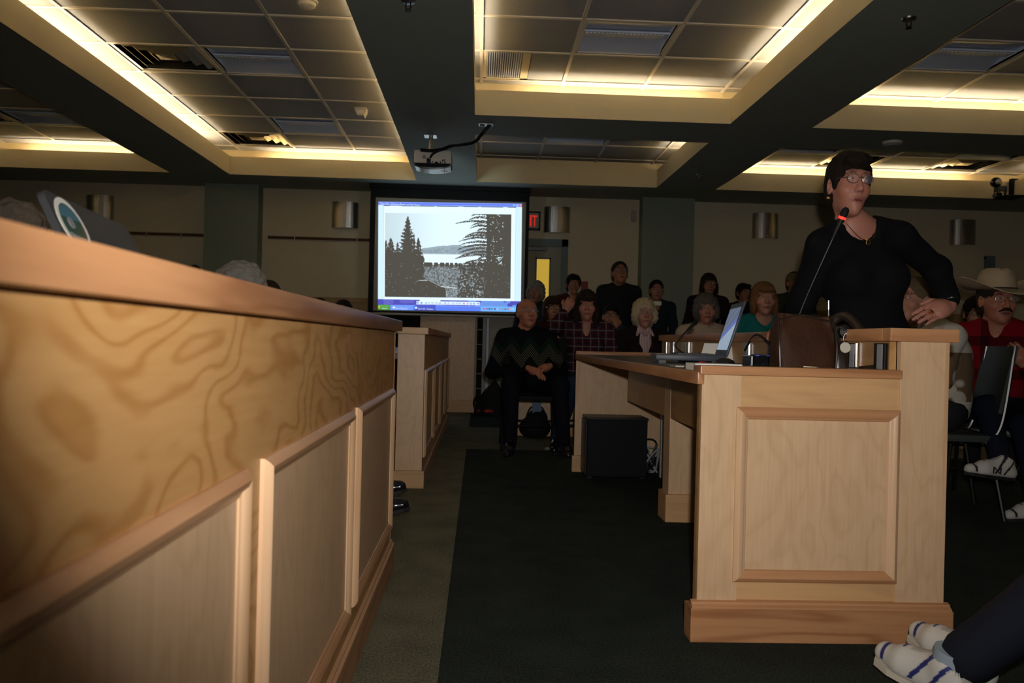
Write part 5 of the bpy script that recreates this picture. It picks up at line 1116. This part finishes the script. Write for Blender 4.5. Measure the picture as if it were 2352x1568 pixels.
# ------------------------------------------------------------------ chairs
def chair(label, loc, yaw, style='stack', group='chairs under the listeners'):
    T = Thing('chair', label, 'chair', loc, rz=yaw, group=group)
    sm = {'stack': 'seat_green', 'black': 'black_matte', 'shell': 'chair_shell'}[style]; fm_ = 'metal_dark' if style != 'black' else 'black_plastic'
    T.part('seat', MB().box((-.22, -.24, .395), (.22, .20, .435), .015), sm, True)
    bk = MB(); N = 8; A = []
    for t, o in ((.55, 0), (.90, .07)):
        for k in range(N+1): u = -1+2*k/N; A.append((.215*u, .235+o-.035*u*u, t))
    for t, o in ((.55, .022), (.90, .092)):
        for k in range(N+1): u = -1+2*k/N; A.append((.215*u, .235+o-.035*u*u, t))
    n = N+1; q = [(k, k+1, n+k+1, n+k) for k in range(N)]+[(2*n+k+1, 2*n+k, 3*n+k, 3*n+k+1) for k in range(N)]+[(k+1, k, 2*n+k, 2*n+k+1) for k in range(N)]+[(n+k, n+k+1, 3*n+k+1, 3*n+k) for k in range(N)]+[(0, n, 3*n, 2*n), (n-1, 3*n-1, 4*n-1, 2*n-1)]
    T.part('backrest', bk._add(A, q), sm, True)
    for i in (-1, 1):
        T.part('leg', MB().tube([(i*.20, -.20, .395), (i*.225, -.25, .0)], .011, 8), fm_, True)
        T.part('leg', MB().tube([(i*.20, .17, .395), (i*.225, .24, .0)], .011, 8), fm_, True)
        T.part('back_upright', MB().tube(curve_pts([(i*.205, .15, .39), (i*.212, .22, .50), (i*.205, .275, .90)]), .011, 8), fm_, True)
    T.part('stretcher', MB().tube([(-.21, -.225, .2), (.21, -.225, .2)], .008, 6), fm_); T.part('stretcher', MB().tube([(-.21, .205, .2), (.21, .205, .2)], .008, 6), fm_)
    return T.o
def sit_at(px, ytop, Y, s=1.0):
    p = atY(px, ytop, Y); J = {k: (np.array(v, float) if not np.isscalar(v) else v) for k, v in sit_pose().items()}; dz = p[2]/s-1.31
    for k in ('che', 'nek', 'hed', 'shL', 'shR', 'elL', 'elR', 'wrL', 'wrR'): J[k][2] += dz*(1 if k in ('nek', 'hed', 'shL', 'shR') else .8)
    J['wst'][2] += dz*.5
    return (p[0], Y, 0), J
def stand_at(px, ytop, Y):
    p = atY(px, ytop, Y); return (p[0], Y, 0), stand_pose(), p[2]/1.705
D2R = math.radians
# --- the speaker
loc = (1.50, 3.20, 0); J = stand_pose()
J.update(hed=(-.100, -.055, 1.487), nek=(-.045, .0, 1.335), shL=(-.172, .0, 1.262), shR=(.135, .01, 1.305), che=(-.012, .0, 1.14), wst=(.015, .0, .99), pel=(.03, .0, .88), elL=(-.205, .10, 1.06), wrL=(-.215, .175, .985), hdL=(-.35, .45, -.25),
    elR=(.335, .09, 1.195), wrR=(.330, -.03, 1.045), hdR=(-.93, -.25, -.32), hpL=(-.06, 0, .84), hpR=(.12, 0, .84), knL=(-.07, -.02, .46), knR=(.13, -.02, .46), anL=(-.09, .03, .085), anR=(.15, .03, .085))
def speaker_extra(body, T_, J, R):
    for i in (-1, 1): obj('earring', MB().lathe([(0, -.008), (.006, -.004), (.0075, 0), (.006, .005), (0, .008)], 10, tuple(T_((i*.083, .006, -.047)))), 'gold', body, smooth=True)
    ch = MB(); n0 = J['nek']
    ch.tube(curve_pts([n0+np.array([-.060, -.055, .012]), n0+np.array([-.028, -.098, -.045]), n0+np.array([.0, -.112, -.058]), n0+np.array([.030, -.098, -.045]), n0+np.array([.060, -.055, .012])]), .0011, 5); c = obj('necklace', ch, 'gold', body, smooth=True)
    p = n0+np.array([.0, -.116, -.068]); obj('pendant', MB().tube([p+np.array([.008*math.sin(a), 0, -.010*math.cos(a)]) for a in np.linspace(-2.5, 2.5, 13)], .0021, 6), 'gold', c, smooth=True)
    w0 = J['wrR']; d = nv(w0-J['elR']); obj('watch', MB().tube([w0-d*.028, w0-d*.008], .034, 14), 'metal_chrome', body, smooth=True)
    hd = nv(J['hdR']); obj('ring', MB().tube([w0+hd*.108+np.array([0, -.012, .004]), w0+hd*.113+np.array([0, -.012, .003])], .0108, 10), 'gold', body, smooth=True)
    cl = MB()
    for i, (a, b) in ((-1, ((-.070, .01, .030), (-.082, -.085, -.050))), (1, ((.074, .01, .030), (.085, -.085, -.045)))):
        cl.tube(curve_pts([J['nek']+np.array([i*.045, .06, .05]), J['nek']+np.array(a), J['nek']+np.array(b)]), [.012]*17, 8)
    obj('lapel', cl, 'jacket_black', body, smooth=True)
mat('jacket_black', (.006, .006, .007), .9, spec=.1)
person('woman in a black jacket speaking at the microphone, hand on hip', loc, 0, J, 1.0, 'rose', 'f', ('short', (.012, .007, .005)), hyaw=D2R(2), hpitch=D2R(2), hroll=D2R(2), top=('jacket', 'jacket_black'), neck='scoop', bottom=(.008, .008, .009), specs='metal_steel', hands=(2, 2), curl=(.75, .35), hn=((-.3, -.2, .9), (.1, -.75, .6)), extra=speaker_extra, hs=np.array((.88, .93, 1.03)), sleeve_end=(.95, .82), group=None, brow=(.05, .02, .015))
# --- front row
loc, J = sit_at(1212, 684, 6.75, 1.02)
J.update(knL=(-.13, -.40, .52), knR=(.24, -.38, .52), anL=(-.13, -.48, .085), anR=(.27, -.46, .085), wrL=np.array((.0, -.29, .645)), wrR=np.array((.17, -.27, .665)), hdL=(.75, -.5, -.35), hdR=(-.75, -.6, -.25), elL=J['elL']+np.array((-.02, 0, -.05)), elR=J['elR']+np.array((.03, 0, -.04)))
for k in ('pel', 'wst', 'che', 'hpL', 'hpR'): J[k] = np.array(J[k], float)+np.array((.035, 0, 0))
def ring_extra(body, T_, J, R):
    for sd in 'LR': p = J['wr'+sd]+nv(J['hd'+sd])*.10; obj('ring', MB().tube([p, p+nv(J['hd'+sd])*.005], .0125, 10), 'gold', body, smooth=True)
    Fc = Field(axis(-.12, .12, .01), axis(-.12, .12, .01), axis(-.06, .10, .01)); Fc.cap((0, .005, 0), (0, -.005, .055), .072, .062, .01); Fc.cap((0, .0, .04), (0, -.01, .2), .052, .056, .008, True)
    mat('collar_olive', (.10, .085, .05), .9); fmesh('collar', Fc, 'collar_olive', body, J['nek']+np.array([0, 0, -.005]), np.eye(3))
person('bald man in a zigzag patterned sweater seated with hands folded', loc, 0, J, 1.02, 'ruddy', 'm', ('fringe', (.16, .14, .12)), hyaw=D2R(12), hpitch=D2R(-4), top=('sweater', 'chevron_knit'), neck='crew', bottom=(.006, .007, .012), specs='metal_steel', hands=(2, 2), curl=(.4, .35), hn=((.2, -.3, 1), (-.2, -.4, 1)), belly=1.12, extra=ring_extra, brow=(.16, .11, .08))
chair('black framed chair under the bald man in front', (loc[0]+.035, loc[1]+.02, 0), 0, 'black')
loc, J = sit_at(1347, 670, 6.85, 1.0)
J.update(elL=np.array((-.27, -.12, .99)), wrL=np.array((-.185, -.13, 1.115)), hdL=(.45, .0, .9), anL=(-.25, -.30, .085), anR=(.05, -.42, .085), knL=(-.14, -.42, .53))
person('dark-haired woman in a plaid shirt raising one hand beside her head', loc, 0, J, 1.0, 'rose', 'f', ('long', (.020, .013, .010)), hyaw=D2R(-3), top=('plaid_shirt', 'plaid'), neck='v', bottom=(.018, .025, .055), hands=(2, 1), curl=(1.55, .5), hn=((-.1, -1, .1), (0, -.3, 1)), belly=1.08, sleeve_end=.85)
chair('black framed chair under the plaid shirt woman', (loc[0], loc[1]+.02, 0), 0, 'black')
loc, J = sit_at(1479, 690, 7.0, .98)
def stripe_collar(body, T_, J, R):
    Fc = Field(axis(-.16, .16, .009), axis(-.20, .14, .009), axis(-.26, .10, .009)); Fc.cap((0, 0, 0), (0, -.005, .03), .074, .068, .01); Fc.ell((0, -.095, -.10), (.055, .03, .13), .02); Fc.cap((-.05, -.05, .015), (-.07, -.085, -.03), .015, .012, .02); Fc.cap((.05, -.05, .015), (.07, -.085, -.03), .015, .012, .02)
    Fc.cap((0, 0, .02), (0, -.01, .2), .056, .06, .008, True); Fc.ell((0, -.12, .01), (.028, .06, .05), .006, True); fmesh('shirt_front', Fc, 'striped_shirt', body, J['nek']+np.array([0, -.004, -.0]), np.eye(3))
person('elderly woman with fluffy pale hair, glasses and striped shirt collar', loc, 0, J, .98, 'pale', 'f', ('curly', (.46, .37, .24)), hpitch=D2R(-3), top=('cardigan', (.014, .006, .008)), neck='v', specs='metal_steel', extra=stripe_collar, bottom=(.02, .02, .03), brow=(.3, .2, .15))
chair('green padded chair under the elderly woman with fluffy hair', (loc[0], loc[1]+.02, 0), 0)
loc, J = sit_at(1620, 679, 7.0, 1.0)
person('grey-haired woman in a beige top seated left of the open laptop', loc, 0, J, 1.0, 'rose', 'f', ('curly', (.10, .085, .07)), hyaw=D2R(-6), top=('top', (.42, .33, .24)), neck='crew', bottom=(.02, .02, .03), hs=1.0, brow=(.14, .09, .07))
chair('green padded chair under the grey-haired woman in beige', (loc[0], loc[1]+.02, 0), 0)
loc, J = sit_at(1752, 652, 6.45, 1.0)
person('red-haired woman in a teal top right of the open laptop', loc, 0, J, 1.0, 'pale', 'f', ('bob', (.16, .075, .03)), hyaw=D2R(-5), top=('top', (.008, .16, .15)), neck='scoop', bottom=(.02, .02, .03), hs=1.06, brow=(.18, .10, .06))
chair('green padded chair under the red-haired woman in teal', (loc[0], loc[1]+.02, 0), 0)
# --- behind the cross counter
loc, J = sit_at(1269, 683, 8.45, 1.0)
person('woman with a brown bob and round glasses behind the bald man', loc, 0, J, 1.0, 'tan', 'f', ('bob', (.035, .016, .008)), hyaw=D2R(10), top=('jacket', (.03, .008, .012)), specs='gold', bottom=(.02, .02, .02), hs=1.05)
chair('green padded chair under the woman with a brown bob', (loc[0], loc[1]+.02, 0), 0)
loc, J = sit_at(1402, 700, 8.45, 1.0)
J.update(elR=np.array((.20, -.20, .93)), wrR=np.array((.06, -.20, 1.02)), hdR=(-.45, .1, .85))
person('balding man in dark glasses with a hand held at his mouth', loc, 0, J, 1.0, 'tan', 'm', ('crop', (.012, .010, .010)), hyaw=D2R(-8), top=('shirt', (.02, .03, .055)), neck='collar', specs='black_plastic', hands=(1, 1), curl=(.5, 1.0), hn=((0, -.3, 1), (.3, -1, .2)), bottom=(.02, .02, .03))
chair('green padded chair under the man with hand at mouth', (loc[0], loc[1]+.02, 0), 0)
# --- standing along the back wall
def back(label, px, yt, Y, **kw):
    loc, J, s = stand_at(px, yt, Y); return person(label, loc, kw.pop('yaw', 0), J, s, group='people standing at the back', **kw)
back('woman with curly grey hair standing in front of the door', 1231, 651, 9.35, skin='tan', hair=('curly', (.20, .19, .16)), hyaw=D2R(-18), top=('jacket', (.012, .025, .03)), hs=1.08)
back('dark-haired person with a grey collar standing left of the red alarm', 1317, 631, 9.4, skin='tan', hair=('short', (.008, .006, .006)), hyaw=D2R(6), top=('coat', (.05, .012, .014)), neck='collar', hs=1.0)
back('tall man in a dark shirt standing right of the red alarm', 1424, 603, 9.2, skin='tan', g='m', hair=('man', (.02, .015, .012)), hpitch=D2R(-12), top=('shirt', (.012, .014, .016)), specs='metal_dark', hs=1.06)
def white_collar(body, T_, J, R):
    obj('shirt_collar', MB().box(tuple(J['nek']+np.array([-.05, -.10, -.03])), tuple(J['nek']+np.array([.05, -.075, .02])), .008), 'paper_white', body)
back('dark-haired man with glasses and white collar before the green pilaster', 1508, 645, 9.0, skin='tan', g='m', hair=('man', (.010, .007, .006)), hyaw=D2R(-5), top=('jacket', (.014, .024, .030)), neck='collar', specs='metal_steel', extra=white_collar, hs=1.02)
back('woman with a long dark bob and glasses against the cream wall', 1628, 631, 9.3, skin='tan', hair=('bob', (.022, .012, .007)), hyaw=D2R(-5), top=('coat', (.018, .008, .010)), specs='metal_steel', hs=1.05)
back('dark-haired person mostly hidden behind the red-haired woman', 1708, 652, 9.6, skin='tan', hair=('short', (.010, .007, .006)), hyaw=D2R(10), top=('jacket', (.015, .012, .012)))
def cap_extra(body, T_, J, R):
    m = MB(); N = 20; V = []
    prof = [(.098, .030), (.098, .055), (.090, .085), (.065, .112), (.03, .124), (0, .126)]
    for r, z in prof: V += [T_((r*.90*math.cos(6.2832*k/N), .018+r*1.08*math.sin(6.2832*k/N), z)) for k in range(N)]
    m._add(V, [(j*N+k, j*N+(k+1) % N, (j+1)*N+(k+1) % N, (j+1)*N+k) for j in range(len(prof)-1) for k in range(N)]); mat('cap_olive', (.17, .12, .045), .85); c = obj('cap', m, 'cap_olive', body, smooth=True)
    b = MB(); A = [(.088*math.cos(a), -.06-.10*math.sin(a)) for a in np.linspace(0, math.pi, 13)]; b.prism(A, .006, lambda u, v, t: T_((u, v, .036+t-.25*(v+.06)*-1*.6-.9*u*u*2)))
    obj('cap_brim', b, 'cap_olive', c, smooth=True)
back('man in an olive baseball cap and green shirt at the back', 1825, 626, 9.0, skin='tan', g='m', hair=('crop', (.02, .015, .01)), top=('shirt', (.03, .035, .02)), neck='collar', extra=cap_extra, hs=1.0)
# --- right side
def hat_extra(body, T_, J, R):
    m = MB(); N = 32; V = []
    prof = [(.078, .062), (.098, .060), (.100, .085), (.094, .125), (.080, .158), (.055, .172), (.02, .165), (0, .160)]
    for j, (r, z) in enumerate(prof):
        for k in range(N):
            a = 6.2832*k/N; zz = z-(.018*abs(math.cos(a))**.5*0 if j < 4 else .0)-(.02 if j > 4 and abs(math.cos(a)) < .35 else 0); V.append(T_((r*.88*math.cos(a), .015+r*1.15*math.sin(a), zz)))
    m._add(V, [(j*N+k, j*N+(k+1) % N, (j+1)*N+(k+1) % N, (j+1)*N+k) for j in range(len(prof)-1) for k in range(N)]); c = obj('hat_crown', m, 'hat_felt', body, smooth=True)
    b = MB(); V = []
    for r in (.96, 1.25, 1.55, 1.8, 1.9):
        for k in range(N):
            a = 6.2832*k/N; rr_ = .1*r; x = rr_*math.cos(a)*.95; y = .015+rr_*1.22*math.sin(a); lift = (r-.96)**2*.055*(math.cos(a)**2*1.7-.45); V.append(T_((x, y, .064+lift)))
    n5 = 5; V2 = [v-np.array([0, 0, .005]) for v in V]; q = [(j*N+k, j*N+(k+1) % N, (j+1)*N+(k+1) % N, (j+1)*N+k) for j in range(n5-1) for k in range(N)]; o5 = n5*N
    b._add(V+V2, q+[tuple(i+o5 for i in f[::-1]) for f in q]+[((n5-1)*N+k, (n5-1)*N+(k+1) % N, o5+(n5-1)*N+(k+1) % N, o5+(n5-1)*N+k) for k in range(N)]); obj('hat_brim', b, 'hat_felt', c, smooth=True)
    obj('hat_band', MB().tube([T_((.0895*math.cos(a), .015+.116*math.sin(a), .070)) for a in np.linspace(0, 6.2832, 25)], .005, 6), 'leather_dark', c, smooth=True)
    mu = MB(); mu.tube([T_((-.034, -.092, -.052)), T_((-.016, -.103, -.040)), T_((0, -.106, -.038)), T_((.016, -.103, -.040)), T_((.034, -.092, -.052))], [.003, .008, .009, .008, .003], 8); mat('moustache_dark', (.02, .013, .01), .8); obj('moustache', mu, 'moustache_dark', body, smooth=True)
stripes_mat('red_black_wool', (.20, .004, .010), [('Z', 5.2, .30, (.006, .004, .005), .30), ('X', 4.6, .22, (.006, .004, .005), .35)])
hp = atY(2290, 690, 4.72); yw = D2R(-36); loc = (hp[0]+.02, 4.75, 0)
def to_local(wp, loc, yw): c, s_ = math.cos(-yw), math.sin(-yw); x, y = wp[0]-loc[0], wp[1]-loc[1]; return np.array((c*x-s_*y, s_*x+c*y, wp[2]))
def dir_local(d, yw): c, s_ = math.cos(-yw), math.sin(-yw); return np.array((c*d[0]-s_*d[1], s_*d[0]+c*d[1], d[2]))
J = sit_pose(); dz = -.02
for k in ('che', 'nek', 'hed', 'shL', 'shR', 'elL', 'elR', 'wrL', 'wrR', 'wst'): J[k] = np.array(J[k], float)+np.array((0, .02, dz*(.5 if k == 'wst' else 1)))
f1 = atY(2300, 1072, 4.1); f2 = atY(2385, 1195, 4.2)
J.update(anL=to_local((f1[0], f1[1], f1[2]), loc, yw), toL=dir_local((-1, -.1, .12), yw), anR=to_local((f2[0], f2[1], .075), loc, yw), toR=dir_local((-1, -.12, -.08), yw))
J['knL'] = (np.array(J['hpL'])+J['anL'])/2+np.array((0, -.05, .16)); J['knR'] = (np.array(J['hpR'])+J['anR'])/2+np.array((0, -.14, .18))
J['wrL'] = np.array((-.22, -.24, .60)); J['elL'] = np.array(J['elL'])+np.array((-.03, -.03, 0)); J['wrR'] = np.array((.16, -.30, .80)); J['hdR'] = np.array((-.5, -.2, .8)); J['elR'] = np.array((.27, -.12, .66))
for k in ('wrL', 'wrR'): pass
cb = person('man in a pale cowboy hat and red checked jacket, legs crossed', loc, yw, J, 1.0, 'ruddy', 'm', ('crop', (.02, .015, .01)), hyaw=D2R(30), hpitch=D2R(4), top=('wool_jacket', 'red_black_wool'), neck='collar', bottom=(.010, .013, .024), shoe='shoe_white_black', specs='metal_steel', hands=(2, 2), curl=(.3, 1.0), hn=((0, -.3, 1), (.2, -1, .1)), belly=1.2, extra=hat_extra, hs=1.12, group='people at the right of the desk')
chair('grey chair under the man in the cowboy hat', loc, yw, 'shell', 'chairs at the right')
text_part('shoe_letter', 'N', .05, 'sole_dark', [c for c in cb.children if c.name.startswith('shoe')][0], Matrix.Identity(4), .001, .045).hide_render = False
lt = bpy.data.objects[[o.name for o in bpy.data.objects if o.name.startswith('shoe_letter')][0]]
xa = nv(dir_local((1, .1, -.12), yw)); za = nv(np.array((0, 0, 1.0))-xa*xa[2]); ya = np.cross(za, xa)
pl0 = np.array(J['anL'])-xa*.085-ya*.047-za*.035
lt.data.transform(Matrix(((xa[0], za[0], -ya[0], pl0[0]), (xa[1], za[1], -ya[1], pl0[1]), (xa[2], za[2], -ya[2], pl0[2]), (0, 0, 0, 1))))
yw = D2R(-104); loc = (2.54, 4.45, 0); J = sit_pose()
for k, dy in (('wst', .02), ('che', .0), ('shL', -.02), ('shR', -.02), ('nek', -.06), ('hed', -.13)): J[k] = np.array(J[k], float)+np.array((0, dy, -.05 if k != 'wst' else -.02))
J['elL'] = np.array((-.26, -.08, .72)); J['elR'] = np.array((.26, -.08, .72))
person('person in a white and brown flower-patterned sweater behind the speaker', loc, yw, J, 1.0, 'pale', 'f', ('man', (.12, .085, .05)), hyaw=D2R(35), top=('sweater', 'flower_knit'), neck='crew', bottom=(.02, .02, .025), shoe='shoe_black', group='people at the right of the desk', hs=1.03)
chair('grey shell chair with bright metal edge, right of the desk', loc, yw, 'shell', 'chairs at the right')
loc, J = sit_at(2240, 683, 6.0, 1.0)
person('dark-haired person with glasses half hidden beside the cowboy hat', loc, D2R(-15), J, 1.0, 'tan', 'f', ('short', (.008, .006, .006)), hpitch=D2R(8), top=('coat', (.02, .012, .012)), specs='metal_steel', group='people at the right of the desk')
chair('green padded chair beyond the cowboy hat man', (loc[0], loc[1]+.02, 0), D2R(-15), 'stack', 'chairs at the right')
# near sitter, only legs and sneakers reach the frame
loc = (1.95, 1.45, 0); yw = D2R(-155); J = sit_pose()
J.update(anL=to_local((1.135, 1.96, .085), loc, yw), anR=to_local((1.27, 2.08, .09), loc, yw), toL=dir_local((-.40, 1, .16), yw), toR=dir_local((-.25, 1, .20), yw), knL=to_local((1.50, 1.70, .56), loc, yw), knR=to_local((1.62, 1.84, .57), loc, yw))
person('person in dark jeans and white blue-striped sneakers at lower right', loc, yw, J, 1.0, 'pale', 'f', ('short', (.05, .03, .02)), top=('top', (.03, .03, .04)), bottom=(.012, .014, .022), shoe='shoe_white', hem=.88, group='people at the right of the desk')
chair('grey chair just outside the lower right corner', loc, yw, 'shell', 'chairs at the right')
# --- behind the left desks
def left_sit(label, px, yt, Y, yaw, chair_lb, s=1.0, feet=None, **kw):
    loc, J = sit_at(px, yt, Y, s)
    if feet:
        for sd, f in zip('LR', feet): J['an'+sd] = to_local(f, loc, yaw)/s; J['to'+sd] = dir_local((1, -.05, .25), yaw); J['kn'+sd] = (np.array(J['hp'+sd])+J['an'+sd])/2+np.array((0, -.06, .17))
    o = person(label, loc, yaw, J, s, group='people behind the left desks', **kw); chair(chair_lb, loc, yaw, 'stack', 'chairs behind the left desks'); return o
left_sit('person with curly grey hair at the left edge, behind the laptop', 22, 478, 3.3, D2R(95), 'padded chair behind the left laptop', 1.0, skin='ruddy', hair=('curly', (.26, .22, .18)), top=('shirt', (.05, .05, .06)), hs=1.05)
left_sit('person with tousled grey hair whose black shoes reach past the desk', 548, 617, 4.0, D2R(80), 'padded chair beyond the end of the left desk', 1.0, feet=((-.50, 3.80, .10), (-.53, 3.98, .15)), skin='ruddy', hair=('curly', (.30, .28, .25)), top=('shirt', (.06, .06, .07)), hs=1.08)
left_sit('dark-haired person with a reddish face beside the tousled grey hair', 618, 646, 6.0, D2R(20), 'padded chair left of the second desk', 1.0, skin='ruddy', hair=('man', (.05, .03, .02)), top=('shirt', (.04, .03, .03)), g='m')
left_sit('dark head low left of the screen, nearer the middle of the rim', 735, 686, 9.1, 0, 'padded chair near the tack strip', .97, skin='tan', hair=('short', (.012, .008, .006)), top=('shirt', (.03, .03, .03)))
left_sit('dark head just left of the projection screen', 790, 690, 7.6, 0, 'padded chair just left of the screen', .97, skin='tan', hair=('man', (.015, .010, .008)), top=('shirt', (.03, .03, .03)), g='m')
back('dark head peeking over the left desk below the laptop corner', 347, 590, 9.3, skin='tan', hair=('man', (.012, .009, .007)), top=('jacket', (.02, .02, .02)), g='m')
back('dark head peeking over the left desk before the green pilaster', 446, 611, 9.3, skin='tan', hair=('short', (.010, .008, .007)), top=('jacket', (.02, .02, .02)))

# --- small things on the floor by the front row
p = atZ(1266, 1032, 0); solo('paper_sheet', MB().quad((p[0]-.06, p[1]-.05, .004), (p[0]+.07, p[1]-.03, .004), (p[0]+.05, p[1]+.09, .012), (p[0]-.04, p[1]+.08, .006)), 'paper_white', 'white paper sheet on the floor under the bald man', 'paper', (p[0], p[1], .002))
p = atZ(1228, 1005, 0); T = Thing('tote_bag', 'dark tote bag with a pale blue paper under the bald man', 'bag', (p[0], p[1], 0))
Fb = Field(axis(-.2, .2, .012), axis(-.16, .16, .012), axis(-.02, .36, .012)); Fb.ell((0, 0, .09), (.14, .09, .11), .02); Fb.ell((.02, .02, .18), (.09, .06, .08), .04); Fb.plane((0, 0, .004), (0, 0, -1)); Fb.bump(.006, 45, 2.0)
V, Q = Fb.mesh(); me = mesh_np('body', V, Q); me.materials.append(MATS['black_matte']); link('body', me, T.o)
T.off = (0, 0, 0); mat('paper_blue', (.16, .22, .34), .7)
T.part('paper', MB().box((-.03, -.02, .18), (.05, -.012, .34)), 'paper_blue'); T.part('handle', MB().tube(curve_pts([(-.08, 0, .18), (-.04, 0, .27), (.06, .02, .27), (.10, .02, .18)]), .008, 6), 'black_matte', True)
